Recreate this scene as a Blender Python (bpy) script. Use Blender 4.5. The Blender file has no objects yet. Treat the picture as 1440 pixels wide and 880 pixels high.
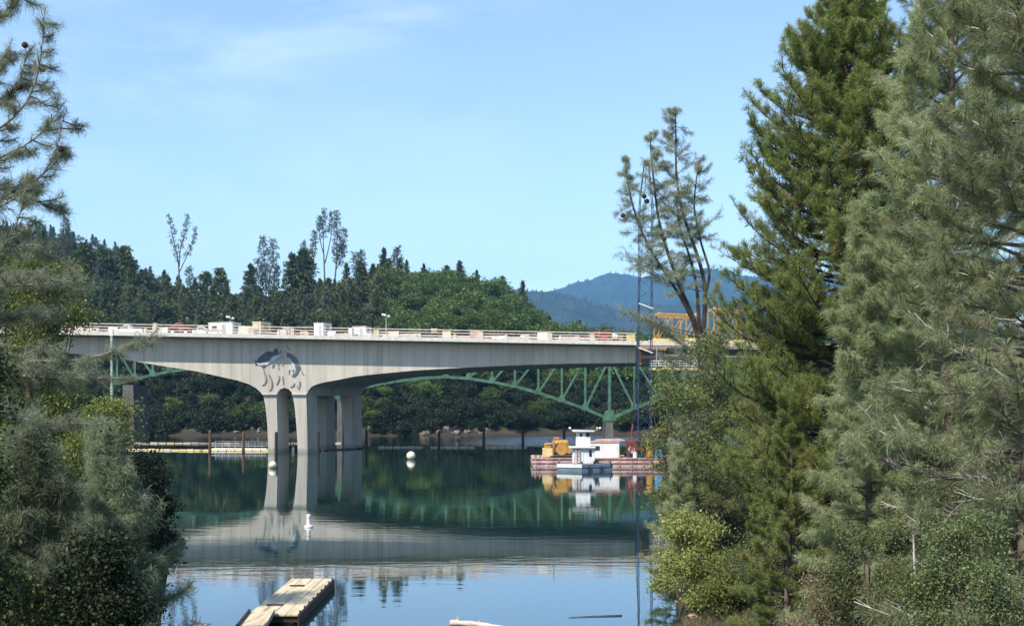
import bpy, math, random
import numpy as np

SC = bpy.context.scene
COL = SC.collection
R = math.radians

# ------------------------------------------------------------------ camera, sky, sun, exposure
CAM_Z = 9.3
F = 1600.0                      # focal length in photo pixels (photo is 1440 wide)
cam_d = bpy.data.cameras.new('camera')
cam = bpy.data.objects.new('camera', cam_d)
COL.objects.link(cam)
cam.location = (0, 0, CAM_Z)
cam.rotation_euler = (R(90), 0, 0)
cam_d.sensor_width = 36.0
cam_d.lens = 36.0 * F / 1440.0
cam_d.shift_y = 120.0 / 1440.0
cam_d.clip_start = 0.1
cam_d.clip_end = 20000.0
SC.camera = cam

SUN_EL, SUN_AZ = 50.0, 40.0     # sun behind the camera's left shoulder
sun_to = np.array([-math.sin(R(SUN_AZ)) * math.cos(R(SUN_EL)),
                   -math.cos(R(SUN_AZ)) * math.cos(R(SUN_EL)), math.sin(R(SUN_EL))])

W = bpy.data.worlds.new('World')
SC.world = W
W.use_nodes = True
nt = W.node_tree
nt.nodes.clear()
wo = nt.nodes.new('ShaderNodeOutputWorld')
bg = nt.nodes.new('ShaderNodeBackground')
sky = nt.nodes.new('ShaderNodeTexSky')
sky.sky_type = 'NISHITA'
sky.sun_disc = False
sky.sun_elevation = R(SUN_EL)
sky.sun_rotation = R(180 + SUN_AZ)
sky.altitude = 300
sky.air_density = 1.0
sky.dust_density = 0.1
sky.ozone_density = 2.0
bg.inputs['Strength'].default_value = 0.15
# thin wispy clouds that live in the sky itself (by direction)
tc = nt.nodes.new('ShaderNodeTexCoord')
mp = nt.nodes.new('ShaderNodeMapping')
mp.inputs['Scale'].default_value = (2.2, 2.2, 7.0)
mp.inputs['Rotation'].default_value = (0, R(20), 0)
mp.inputs['Location'].default_value = (0.35, 0.0, 0.1)
cn = nt.nodes.new('ShaderNodeTexNoise')
cn.inputs['Scale'].default_value = 2.0
cn.inputs['Detail'].default_value = 9
cn.inputs['Roughness'].default_value = 0.58
cn.inputs['Distortion'].default_value = 0.35
cr = nt.nodes.new('ShaderNodeValToRGB')
cr.color_ramp.elements[0].position = 0.44
cr.color_ramp.elements[0].color = (0, 0, 0, 1)
cr.color_ramp.elements[1].position = 0.80
cr.color_ramp.elements[1].color = (0.4, 0.4, 0.4, 1)
# the wisps lie to the left and ahead, the right half of the sky is nearly clear
sp_ = nt.nodes.new('ShaderNodeSeparateXYZ')
v1 = nt.nodes.new('ShaderNodeMath'); v1.operation = 'MULTIPLY_ADD'; v1.inputs[1].default_value = -0.368; 
v2 = nt.nodes.new('ShaderNodeMath'); v2.operation = 'SUBTRACT'; v2.inputs[1].default_value = 0.36
v3 = nt.nodes.new('ShaderNodeMath'); v3.operation = 'ABSOLUTE'
mk = nt.nodes.new('ShaderNodeMapRange'); mk.interpolation_type = 'SMOOTHSTEP'
mk.inputs[1].default_value = 0.065; mk.inputs[2].default_value = 0.0
mk.inputs[3].default_value = 0.34; mk.inputs[4].default_value = 1.0
mk2 = nt.nodes.new('ShaderNodeMapRange'); mk2.interpolation_type = 'SMOOTHSTEP'
mk2.inputs[1].default_value = 0.05; mk2.inputs[2].default_value = -0.08
mk2.inputs[3].default_value = 0.2; mk2.inputs[4].default_value = 1.0
mk3 = nt.nodes.new('ShaderNodeMath'); mk3.operation = 'MULTIPLY'
cm = nt.nodes.new('ShaderNodeMath'); cm.operation = 'MULTIPLY'
mixc = nt.nodes.new('ShaderNodeMix')
mixc.data_type = 'RGBA'
mixc.inputs[7].default_value = (7.2, 7.6, 7.9, 1)
tint = nt.nodes.new('ShaderNodeMix')
tint.data_type = 'RGBA'
tint.blend_type = 'MULTIPLY'
tint.inputs[0].default_value = 1.0
tint.inputs[7].default_value = (1.17, 1.07, 0.985, 1)
L = nt.links.new
L(tc.outputs['Generated'], mp.inputs['Vector'])
L(mp.outputs['Vector'], cn.inputs['Vector'])
L(cn.outputs['Fac'], cr.inputs['Fac'])
L(tc.outputs['Generated'], sp_.inputs[0]); L(sp_.outputs['X'], v1.inputs[0]); L(sp_.outputs['Z'], v1.inputs[2]); L(v1.outputs[0], v2.inputs[0]); L(v2.outputs[0], v3.inputs[0]); L(v3.outputs[0], mk.inputs[0])
L(sp_.outputs['X'], mk2.inputs[0]); L(mk.outputs[0], mk3.inputs[0]); L(mk2.outputs[0], mk3.inputs[1])
L(cr.outputs['Color'], cm.inputs[0]); L(mk3.outputs[0], cm.inputs[1])
L(cm.outputs[0], mixc.inputs[0])
L(sky.outputs['Color'], tint.inputs[6])
L(tint.outputs[2], mixc.inputs[6])
L(mixc.outputs[2], bg.inputs['Color'])
L(bg.outputs['Background'], wo.inputs['Surface'])

sun_d = bpy.data.lights.new('sun', 'SUN')
sun_d.energy = 4.2
sun_d.angle = R(0.5)
sun_d.color = (1.0, 0.94, 0.83)
sun = bpy.data.objects.new('sun', sun_d)
COL.objects.link(sun)
sun.location = (-60, -80, 120)
from mathutils import Vector
sun.rotation_euler = Vector((-sun_to[0], -sun_to[1], -sun_to[2])).to_track_quat('-Z', 'Y').to_euler()

SC.view_settings.view_transform = 'Standard'
SC.view_settings.look = 'None'
SC.view_settings.gamma = 1.0
SC.view_settings.use_curve_mapping = False
SC.view_settings.exposure = 0.78
SC.render.engine = 'CYCLES'
SC.cycles.use_denoising = True
SC.cycles.max_bounces = 6
SC.cycles.diffuse_bounces = 4
SC.cycles.glossy_bounces = 3
SC.cycles.transmission_bounces = 3
SC.cycles.transparent_max_bounces = 6
SC.cycles.volume_bounces = 0
SC.cycles.caustics_reflective = False
SC.cycles.caustics_refractive = False


# ------------------------------------------------------------------ helpers
def at(px, py, d):
    return np.array([(px - 720) * d / F, d, CAM_Z + (560 - py) * d / F])


def woff(o):
    v = np.zeros(3)
    while o is not None:
        v += np.array(o.location)
        o = o.parent
    return v


def link(name, me, mat=None, parent=None):
    o = bpy.data.objects.new(name, me)
    COL.objects.link(o)
    if mat is not None:
        me.materials.append(mat)
    if parent is not None:
        o.parent = parent
    return o


def tag(o, label=None, cat=None, group=None, kind=None):
    if label: o['label'] = label
    if cat: o['category'] = cat
    if group: o['group'] = group
    if kind: o['kind'] = kind
    return o


def empty(name, loc, label=None, cat=None, group=None):
    o = bpy.data.objects.new(name, None)
    COL.objects.link(o)
    o.location = [float(c) for c in loc]
    o.empty_display_size = 0.3
    return tag(o, label, cat, group)


KIDS = {}


def copy_tree(o, parent=None):
    c = o.copy()
    COL.objects.link(c)
    c.parent = parent
    for ch in list(o.children):
        copy_tree(ch, c)
    return c


def quads(name, V, Q, mat=None, parent=None, hue=None, smooth=False):
    """mesh from numpy: V (n,3), Q (m,4) all quads or (m,3) all triangles"""
    V = np.asarray(V, dtype=np.float64)
    if parent is not None:
        V = V - woff(parent)
    Q = np.asarray(Q, dtype=np.int32)
    me = bpy.data.meshes.new(name)
    n, m, k = len(V), len(Q), Q.shape[1]
    me.vertices.add(n)
    me.vertices.foreach_set('co', V.astype(np.float32).ravel())
    me.loops.add(m * k)
    me.loops.foreach_set('vertex_index', Q.ravel())
    me.polygons.add(m)
    me.polygons.foreach_set('loop_start', np.arange(0, m * k, k, dtype=np.int32))
    if smooth:
        me.polygons.foreach_set('use_smooth', np.ones(m, dtype=bool))
    me.update(calc_edges=True)
    if hue is not None:
        a = me.attributes.new('hue', 'FLOAT', 'POINT')
        a.data.foreach_set('value', np.asarray(hue, dtype=np.float32))
    return link(name, me, mat, parent)


class MB:
    def __init__(s):
        s.v = []
        s.f = []

    def add(s, vs, fs):
        n = len(s.v)
        s.v += [tuple(float(c) for c in p) for p in vs]
        s.f += [tuple(i + n for i in f) for f in fs]
        return s

    def box(s, x0, x1, y0, y1, z0, z1):
        return s.add([(x0, y0, z0), (x1, y0, z0), (x1, y1, z0), (x0, y1, z0),
                      (x0, y0, z1), (x1, y0, z1), (x1, y1, z1), (x0, y1, z1)],
                     [(3, 2, 1, 0), (4, 5, 6, 7), (0, 1, 5, 4), (1, 2, 6, 5), (2, 3, 7, 6), (3, 0, 4, 7)])

    def bar(s, p, q, w, h=None, up=(0, 0, 1)):
        """square bar from p to q"""
        p, q = np.array(p, float), np.array(q, float)
        h = h or w
        t = q - p
        t /= np.linalg.norm(t)
        u = np.array(up, float)
        if abs(t @ u) > 0.95: u = np.array([0, 1.0, 0])
        a = np.cross(t, u); a /= np.linalg.norm(a)
        b = np.cross(a, t)
        a, b = a * w / 2, b * h / 2
        vs = [p - a - b, p + a - b, p + a + b, p - a + b, q - a - b, q + a - b, q + a + b, q - a + b]
        return s.add(vs, [(0, 1, 2, 3), (7, 6, 5, 4), (1, 0, 4, 5), (2, 1, 5, 6), (3, 2, 6, 7), (0, 3, 7, 4)])

    def tube(s, path, rad, n=8, cap=True):
        P = [np.array(p, float) for p in path]
        if np.isscalar(rad): rad = [rad] * len(P)
        m = len(P)
        base = len(s.v)
        ref = None
        for i in range(m):
            t = P[min(i + 1, m - 1)] - P[max(i - 1, 0)]
            t = t / (np.linalg.norm(t) + 1e-9)
            if ref is None:
                ref = np.array([1.0, 0, 0]) if abs(t[0]) < 0.8 else np.array([0, 1.0, 0])
            a = ref - t * (ref @ t); a /= np.linalg.norm(a) + 1e-9
            ref = a
            b = np.cross(t, a)
            for k in range(n):
                th = 2 * math.pi * k / n
                s.v.append(tuple(P[i] + (a * math.cos(th) + b * math.sin(th)) * rad[i]))
        for i in range(m - 1):
            for k in range(n):
                k2 = (k + 1) % n
                s.f.append((base + i * n + k, base + i * n + k2, base + (i + 1) * n + k2, base + (i + 1) * n + k))
        if cap:
            s.f.append(tuple(base + k for k in range(n))[::-1])
            s.f.append(tuple(base + (m - 1) * n + k for k in range(n)))
        return s

    def cyl(s, x, y, z0, z1, r, n=12, r1=None):
        return s.tube([(x, y, z0), (x, y, z1)], [r, r if r1 is None else r1], n)

    def lathe(s, c, prof, n=16):
        """prof: list of (r, z)"""
        return s.tube([(c[0], c[1], c[2] + z) for r, z in prof], [max(r, 0.001) for r, z in prof], n)

    def prism(s, poly, ext):
        """poly: list of 3-D points, extruded by ext"""
        n = len(poly)
        e = np.array(ext, float)
        vs = [np.array(p, float) for p in poly] + [np.array(p, float) + e for p in poly]
        fs = [tuple(range(n)), tuple(range(2 * n - 1, n - 1, -1))]
        fs += [(i + n, (i + 1) % n + n, (i + 1) % n, i) for i in range(n)]
        return s.add(vs, fs)

    def build(s, name, mat, parent=None, bevel=0.0, smooth=False):
        off = woff(parent) if parent is not None else np.zeros(3)
        me = bpy.data.meshes.new(name)
        me.from_pydata([(v[0] - off[0], v[1] - off[1], v[2] - off[2]) for v in s.v], [], s.f)
        import bmesh
        bm = bmesh.new(); bm.from_mesh(me)
        bmesh.ops.recalc_face_normals(bm, faces=bm.faces)
        bm.to_mesh(me); bm.free()
        if smooth:
            me.polygons.foreach_set('use_smooth', [True] * len(me.polygons))
        me.update()
        o = link(name, me, mat, parent)
        if bevel:
            b = o.modifiers.new('bevel', 'BEVEL')
            b.width = bevel; b.segments = 2; b.limit_method = 'ANGLE'
        if smooth:
            try:
                e = o.modifiers.new('split', 'EDGE_SPLIT'); e.split_angle = R(40)
            except Exception:
                pass
        return o


# ------------------------------------------------------------------ materials
def mat(name, col, rough=0.7, var=0.25, scale=3.0, col2=None, metal=0.0, bump=0.0, stretch=None, spec=0.4, detail=5):
    m = bpy.data.materials.new(name)
    m.use_nodes = True
    t = m.node_tree
    b = t.nodes['Principled BSDF']
    b.inputs['Roughness'].default_value = rough
    b.inputs['Metallic'].default_value = metal
    b.inputs['Specular IOR Level'].default_value = spec
    c = t.nodes.new('ShaderNodeTexCoord')
    mp = t.nodes.new('ShaderNodeMapping')
    if stretch: mp.inputs['Scale'].default_value = stretch
    n = t.nodes.new('ShaderNodeTexNoise')
    n.inputs['Scale'].default_value = scale
    n.inputs['Detail'].default_value = detail
    r = t.nodes.new('ShaderNodeValToRGB')
    r.color_ramp.elements[0].position = 0.3
    r.color_ramp.elements[1].position = 0.7
    a = [x * (1 - var) for x in col]
    z = list(col2) if col2 else [min(1, x * (1 + var)) for x in col]
    r.color_ramp.elements[0].color = (*a, 1)
    r.color_ramp.elements[1].color = (*z, 1)
    t.links.new(c.outputs['Object'], mp.inputs['Vector'])
    t.links.new(mp.outputs['Vector'], n.inputs['Vector'])
    t.links.new(n.outputs['Fac'], r.inputs['Fac'])
    t.links.new(r.outputs['Color'], b.inputs['Base Color'])
    if bump:
        bp = t.nodes.new('ShaderNodeBump')
        bp.inputs['Strength'].default_value = bump
        bp.inputs['Distance'].default_value = 0.05
        t.links.new(n.outputs['Fac'], bp.inputs['Height'])
        t.links.new(bp.outputs['Normal'], b.inputs['Normal'])
    return m


def leaf_mat(name, stops, trans=0.25, rough=0.55, spec=0.25):
    """foliage: colour picked per leaf / needle cluster from the 'hue' attribute"""
    m = bpy.data.materials.new(name)
    m.use_nodes = True
    t = m.node_tree
    b = t.nodes['Principled BSDF']
    b.inputs['Roughness'].default_value = rough
    b.inputs['Specular IOR Level'].default_value = spec
    o = t.nodes['Material Output']
    a = t.nodes.new('ShaderNodeAttribute')
    a.attribute_name = 'hue'
    r = t.nodes.new('ShaderNodeValToRGB')
    while len(r.color_ramp.elements) < len(stops):
        r.color_ramp.elements.new(0.5)
    for e, (p, c) in zip(r.color_ramp.elements, stops):
        e.position = p
        e.color = (*c, 1)
    # each copy of a tree gets a slightly different tone
    oi = t.nodes.new('ShaderNodeObjectInfo')
    mr = t.nodes.new('ShaderNodeMapRange')
    mr.inputs[3].default_value = 0.72
    mr.inputs[4].default_value = 1.28
    mu = t.nodes.new('ShaderNodeMix'); mu.data_type = 'RGBA'; mu.blend_type = 'MULTIPLY'
    mu.inputs[0].default_value = 1.0
    cb = t.nodes.new('ShaderNodeCombineColor')
    t.links.new(oi.outputs['Random'], mr.inputs[0])
    for k in range(3): t.links.new(mr.outputs[0], cb.inputs[k])
    t.links.new(a.outputs['Fac'], r.inputs['Fac'])
    t.links.new(r.outputs['Color'], mu.inputs[6])
    t.links.new(cb.outputs['Color'], mu.inputs[7])
    t.links.new(mu.outputs[2], b.inputs['Base Color'])
    tr = t.nodes.new('ShaderNodeBsdfTranslucent')
    t.links.new(mu.outputs[2], tr.inputs['Color'])
    mx = t.nodes.new('ShaderNodeMixShader')
    mx.inputs[0].default_value = trans
    t.links.new(b.outputs['BSDF'], mx.inputs[1])
    t.links.new(tr.outputs['BSDF'], mx.inputs[2])
    t.links.new(mx.outputs[0], o.inputs['Surface'])
    return m


M = {}
M['conc_dark'] = mat('pier concrete', (0.3, 0.28, 0.25), 0.85, 0.12, 0.6, stretch=(1, 1, 0.15))
M['curb'] = mat('pale curb concrete', (0.55, 0.53, 0.47), 0.8, 0.15, 1.5)
M['wood_rail'] = mat('weathered rail timber', (0.62, 0.52, 0.46), 0.8, 0.25, 2.0)
M['plywood'] = mat('plywood', (0.56, 0.48, 0.36), 0.8, 0.15, 1.0)
M['formwood'] = mat('form timber', (0.32, 0.17, 0.08), 0.85, 0.3, 2.0)
M['white'] = mat('white paint', (0.68, 0.67, 0.64), 0.5, 0.14, 1.1, stretch=(2.5, 2.5, 0.4))
M['offwhite'] = mat('off white panel', (0.7, 0.68, 0.62), 0.6, 0.08, 0.7)
M['glass'] = mat('dark window glass', (0.03, 0.04, 0.05), 0.1, 0.2, 1.0, spec=0.6)
M['green_steel'] = mat('green painted steel', (0.045, 0.13, 0.08), 0.6, 0.25, 0.7, col2=(0.085, 0.19, 0.12))
M['pole'] = mat('pale green pole paint', (0.3, 0.42, 0.36), 0.6, 0.3, 1.5)
M['red_dark'] = mat('dull dark red paint', (0.16, 0.04, 0.03), 0.6, 0.35, 1.5)
M['steel_dark'] = mat('dark steel', (0.03, 0.035, 0.045), 0.5, 0.3, 2.0, metal=0.3)
M['steel_blue'] = mat('dark blue lattice steel', (0.025, 0.04, 0.085), 0.5, 0.3, 2.0)
M['steel_grey'] = mat('grey galvanised steel', (0.45, 0.46, 0.46), 0.45, 0.15, 2.0, metal=0.5)
M['tyre'] = mat('rubber', (0.02, 0.02, 0.02), 0.8, 0.2, 4.0)
M['red'] = mat('red machine paint', (0.33, 0.06, 0.045), 0.5, 0.3, 1.5)
M['yellow'] = mat('yellow machine paint', (0.40, 0.22, 0.045), 0.5, 0.25, 1.5)
M['yellow_pale'] = mat('sun faded yellow', (0.6, 0.47, 0.22), 0.6, 0.2, 1.5)
M['tan'] = mat('tan container paint', (0.55, 0.45, 0.25), 0.6, 0.1, 1.0)
M['rust'] = mat('faded rust red hull', (0.45, 0.24, 0.2), 0.75, 0.3, 1.2, col2=(0.62, 0.42, 0.38), stretch=(1, 1, 0.4))
M['orange'] = mat('orange paint', (0.7, 0.2, 0.03), 0.5, 0.1)
M['blue'] = mat('blue plastic', (0.1, 0.28, 0.5), 0.4, 0.1)
M['hull_blue_shade'] = mat('blue grey hull stripe and shade', (0.12, 0.17, 0.21), 0.5, 0.2, 1.0)  # stripe colour, also painted on as shade over the hull's right side
M['pile'] = mat('wet dark timber', (0.035, 0.025, 0.018), 0.8, 0.4, 3.0, stretch=(1, 1, 0.2))
M['pile_brown'] = mat('brown timber piling', (0.12, 0.07, 0.04), 0.8, 0.4, 3.0, stretch=(1, 1, 0.2))
M['old_conc'] = mat('weathered old concrete', (0.13, 0.125, 0.115), 0.9, 0.25, 0.8)
M['dockwood'] = mat('pale dry decking', (0.52, 0.43, 0.29), 0.85, 0.32, 1.4, stretch=(4, 0.4, 1))
M['dockside'] = mat('dark dock skirt', (0.035, 0.025, 0.018), 0.8, 0.3, 2.0)
M['buoy'] = mat('cream buoy plastic', (0.72, 0.66, 0.48), 0.45, 0.12, 2.0)
M['buoy_white'] = mat('white buoy plastic', (0.82, 0.82, 0.8), 0.4, 0.05, 2.0)
M['bark'] = mat('grey brown pine bark', (0.11, 0.085, 0.065), 0.9, 0.45, 6.0, bump=0.5, stretch=(1, 1, 0.3))
M['bark_grey'] = mat('grey pine twig bark', (0.17, 0.155, 0.14), 0.9, 0.4, 6.0, bump=0.5, stretch=(1, 1, 0.3))
M['bark_dark'] = mat('dark bark', (0.05, 0.035, 0.026), 0.9, 0.4, 6.0, bump=0.5, stretch=(1, 1, 0.3))
M['bark_red'] = mat('reddish bark', (0.09, 0.045, 0.035), 0.9, 0.4, 6.0, bump=0.4, stretch=(1, 1, 0.3))
M['twig'] = mat('pale grey twig', (0.42, 0.38, 0.34), 0.9, 0.35, 5.0)
M['cone'] = mat('brown pine cone', (0.05, 0.025, 0.015), 0.9, 0.4, 8.0, bump=0.6)
M['drift'] = mat('bleached driftwood', (0.5, 0.43, 0.35), 0.9, 0.3, 3.0, bump=0.4, stretch=(0.4, 2, 2))
M['rock'] = mat('shore rock', (0.17, 0.145, 0.12), 0.9, 0.4, 1.2, bump=0.6)
M['rock_red'] = mat('reddish shore stone', (0.42, 0.28, 0.2), 0.9, 0.3, 2.5, bump=0.5)
M['needle_grey'] = leaf_mat('grey pine needles', [(0, (0.19, 0.235, 0.11)), (0.5, (0.33, 0.38, 0.19)), (0.9, (0.43, 0.465, 0.27)), (1.0, (0.48, 0.41, 0.27))], 0.45)
M['needle_green'] = leaf_mat('green pine needles', [(0, (0.13, 0.185, 0.05)), (0.5, (0.25, 0.31, 0.09)), (0.86, (0.36, 0.4, 0.14)), (0.92, (0.44, 0.3, 0.13)), (1.0, (0.45, 0.26, 0.13))], 0.45)
M['needle_fork'] = leaf_mat('grey green open pine needles', [(0, (0.18, 0.22, 0.13)), (0.5, (0.33, 0.38, 0.25)), (1.0, (0.47, 0.5, 0.36))], 0.48)
M['leaf_yellow'] = leaf_mat('yellow green leaves', [(0, (0.1, 0.125, 0.025)), (0.5, (0.2, 0.23, 0.06)), (1.0, (0.34, 0.35, 0.13))], 0.35)
M['leaf_olive'] = leaf_mat('olive leaves', [(0, (0.055, 0.075, 0.022)), (0.5, (0.1, 0.125, 0.045)), (1.0, (0.18, 0.19, 0.08))], 0.3)
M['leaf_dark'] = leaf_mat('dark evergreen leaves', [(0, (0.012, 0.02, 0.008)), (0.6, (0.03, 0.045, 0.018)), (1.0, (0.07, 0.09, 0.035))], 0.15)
M['leaf_bush'] = leaf_mat('small green leaves', [(0, (0.06, 0.09, 0.032)), (0.5, (0.115, 0.15, 0.055)), (1.0, (0.22, 0.25, 0.115))], 0.3)
M['leaf_brown'] = leaf_mat('dry brush', [(0, (0.12, 0.09, 0.05)), (0.5, (0.22, 0.17, 0.1)), (1.0, (0.34, 0.26, 0.17))], 0.2)
M['far_conifer'] = leaf_mat('far conifer needles', [(0, (0.05, 0.07, 0.027)), (0.6, (0.11, 0.136, 0.055)), (1.0, (0.19, 0.2, 0.09))], 0.15)
M['ridge_trees'] = leaf_mat('hazy ridge trees', [(0, (0.006, 0.011, 0.009)), (1.0, (0.022, 0.035, 0.024))], 0.0)
M['far_oak_shade'] = leaf_mat('far oak leaves darkened as shade', [(0, (0.008, 0.014, 0.006)), (0.6, (0.02, 0.032, 0.012)), (1.0, (0.05, 0.065, 0.025))], 0.1)  # near-black leaf colour stands in for the shade on the far bank
M['far_oak'] = leaf_mat('far oak leaves', [(0, (0.045, 0.08, 0.016)), (0.6, (0.1, 0.16, 0.032)), (1.0, (0.2, 0.245, 0.065))], 0.25)
M['far_mid'] = leaf_mat('far mixed wood leaves', [(0, (0.04, 0.06, 0.02)), (0.6, (0.088, 0.118, 0.04)), (1.0, (0.165, 0.185, 0.075))], 0.2)
M['far_grey'] = leaf_mat('far grey pine needles', [(0, (0.07, 0.085, 0.06)), (0.6, (0.13, 0.145, 0.11)), (1.0, (0.2, 0.2, 0.16))], 0.25)
M['grass'] = leaf_mat('bank grass', [(0, (0.1, 0.11, 0.04)), (0.6, (0.24, 0.2, 0.11)), (1.0, (0.38, 0.3, 0.18))], 0.3)


def concrete_girder():
    m = mat('girder concrete', (0.50, 0.45, 0.38), 0.85, 0.16, 0.8, stretch=(1, 1, 0.09), detail=9)
    t = m.node_tree
    b = t.nodes['Principled BSDF']
    src = b.inputs['Base Color'].links[0].from_socket
    tc = t.nodes.new('ShaderNodeTexCoord')
    sp = t.nodes.new('ShaderNodeSeparateXYZ')
    t.links.new(tc.outputs['Object'], sp.inputs[0])
    # segment joints every 3.1 m and a per-segment tone, as cast segments have
    dv = t.nodes.new('ShaderNodeMath'); dv.operation = 'DIVIDE'; dv.inputs[1].default_value = 3.25
    t.links.new(sp.outputs['X'], dv.inputs[0])
    fl = t.nodes.new('ShaderNodeMath'); fl.operation = 'FLOOR'
    fr = t.nodes.new('ShaderNodeMath'); fr.operation = 'FRACT'
    t.links.new(dv.outputs[0], fl.inputs[0]); t.links.new(dv.outputs[0], fr.inputs[0])
    wn = t.nodes.new('ShaderNodeTexWhiteNoise'); wn.noise_dimensions = '1D'
    t.links.new(fl.outputs[0], wn.inputs['W'])
    mr = t.nodes.new('ShaderNodeMapRange'); mr.inputs[3].default_value = 0.9; mr.inputs[4].default_value = 1.06
    t.links.new(wn.outputs['Value'], mr.inputs[0])
    lt = t.nodes.new('ShaderNodeMath'); lt.operation = 'LESS_THAN'; lt.inputs[1].default_value = 0.035
    t.links.new(fr.outputs[0], lt.inputs[0])
    sb = t.nodes.new('ShaderNodeMath'); sb.operation = 'MULTIPLY'; sb.inputs[1].default_value = 0.22
    t.links.new(lt.outputs[0], sb.inputs[0])
    df = t.nodes.new('ShaderNodeMath'); df.operation = 'SUBTRACT'
    t.links.new(mr.outputs[0], df.inputs[0]); t.links.new(sb.outputs[0], df.inputs[1])
    cb = t.nodes.new('ShaderNodeCombineColor')
    for k in range(3): t.links.new(df.outputs[0], cb.inputs[k])
    mu = t.nodes.new('ShaderNodeMix'); mu.data_type = 'RGBA'; mu.blend_type = 'MULTIPLY'; mu.inputs[0].default_value = 1
    t.links.new(src, mu.inputs[6]); t.links.new(cb.outputs['Color'], mu.inputs[7])
    # run-off streaks and blotches, and the dark algae band just above the water
    n2 = t.nodes.new('ShaderNodeTexNoise'); n2.inputs['Scale'].default_value = 1.0; n2.inputs['Detail'].default_value = 7
    m2 = t.nodes.new('ShaderNodeMapping'); m2.inputs['Scale'].default_value = (1.6, 1.0, 0.05)
    t.links.new(tc.outputs['Object'], m2.inputs['Vector']); t.links.new(m2.outputs['Vector'], n2.inputs['Vector'])
    r2 = t.nodes.new('ShaderNodeMapRange'); r2.inputs[1].default_value = 0.56; r2.inputs[2].default_value = 0.74; r2.inputs[4].default_value = 0.42
    t.links.new(n2.outputs['Fac'], r2.inputs[0])
    wl = t.nodes.new('ShaderNodeMapRange'); wl.inputs[1].default_value = 0.9; wl.inputs[2].default_value = 0.35; wl.inputs[4].default_value = 0.6
    t.links.new(sp.outputs['Z'], wl.inputs[0])
    mx = t.nodes.new('ShaderNodeMath'); mx.operation = 'MAXIMUM'
    t.links.new(r2.outputs[0], mx.inputs[0]); t.links.new(wl.outputs[0], mx.inputs[1])
    st = t.nodes.new('ShaderNodeMix'); st.data_type = 'RGBA'
    st.inputs[7].default_value = (0.2, 0.18, 0.15, 1)
    t.links.new(mx.outputs[0], st.inputs[0]); t.links.new(mu.outputs[2], st.inputs[6])
    t.links.new(st.outputs[2], b.inputs['Base Color'])
    return m


M['concrete'] = concrete_girder()

# ------------------------------------------------------------------ terrain, water, mountains, haze
def sstep(t):
    t = np.clip(t, 0, 1)
    return t * t * (3 - 2 * t)


def wob(x, y, s, seed=0.0):
    """cheap smooth pseudo-noise in [-1,1]"""
    return (np.sin(x / s + 1.3 * np.sin(y / s * 0.8 + seed)) * np.cos(y / s * 1.1 + 0.7 * np.sin(x / s * 1.3 + 2 * seed))
            + 0.5 * np.sin(x / s * 2.3 + seed * 3 + y / s * 1.7) * np.cos(y / s * 2.1 - x / s + seed)) / 1.5


RIDGE_PX = [-900, -300, 0, 100, 200, 270, 330, 400, 470, 560, 640, 700, 735, 760, 790, 820, 860, 1000, 1400]
RIDGE_PY = [360, 365, 368, 378, 422, 443, 450, 448, 440, 410, 413, 428, 448, 470, 484, 494, 500, 505, 505]


def height(x, y):
    x = np.asarray(x, float); y = np.asarray(y, float)
    zc = 7.6 - 0.215 * y
    zc = np.where(y < 0, 7.6, zc)
    xs = np.where(y < 93, 6.9 + (y - 46) * 0.115, 12.3 + (y - 93) * 0.26)
    zr = 0.48 * (x - xs) + 0.35 * wob(x, y, 4.0)
    zr = np.minimum(zr, 9 + 0.12 * (x - xs)) - np.maximum(0, y - 150) * 0.12
    xl = np.where(y < 46, -16 + (46 - y) * 0.12, -16 - (y - 46) * 0.33)
    zl = 0.42 * (xl - x) + 0.3 * wob(x, y, 5.0, 2.0)
    zl = np.minimum(zl, 7 + 0.1 * (xl - x)) - np.maximum(0, y - 170) * 0.12
    near = np.maximum(np.maximum(zc, zr), zl)
    near = np.maximum(near, -2.5)
    near = np.where(y > 262, -2.5, near)
    # far bank and hill
    u = 720 + x * F / 443.0
    yr = np.interp(u, RIDGE_PX, RIDGE_PY)
    Hr = CAM_Z + (560 - yr) * 443.0 / F
    ys = 284 + 5 * wob(x, y * 0 + 3, 17.0, 1.0) + 2 * wob(x, y * 0, 6.0, 4.0)
    t = (y - ys) / 160.0
    zf = Hr * (1 - (1 - np.clip(t, 0, 1)) ** 1.75)
    lip = np.clip((y - ys) * 0.5, -2.5, 1.5)
    zf = np.where(t < 0, np.maximum(-2.5, (y - ys) * 0.4), np.maximum(lip, zf))
    zf = zf + np.where(t > 0.05, 1.6 * wob(x, y, 19.0, 5.0), 0)
    zf = np.where(y > 470, zf * (1 - 0.5 * sstep((y - 470) / 350.0)), zf)
    # farther ridge on the left
    zb = 128 * np.exp(-((y - 900) / 190.0) ** 2) * np.interp(720 + x * F / 900.0, [-400, 60, 130, 180, 230, 280, 330, 420], [1.15, 1.05, 1.0, 0.86, 0.72, 0.6, 0.45, 0.2])
    zf = np.where(y > 500, np.maximum(zf, zb + 2), zf)
    return np.where(y > 255, zf, near)


def axis(lo, hi, c, fine, growth):
    a = [c]
    s = fine
    while a[-1] < hi:
        a.append(a[-1] + s); s *= growth
    b = [c]
    s = fine
    while b[-1] > lo:
        b.append(b[-1] - s); s *= growth
    return np.array(sorted(set(b + a)))


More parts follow.
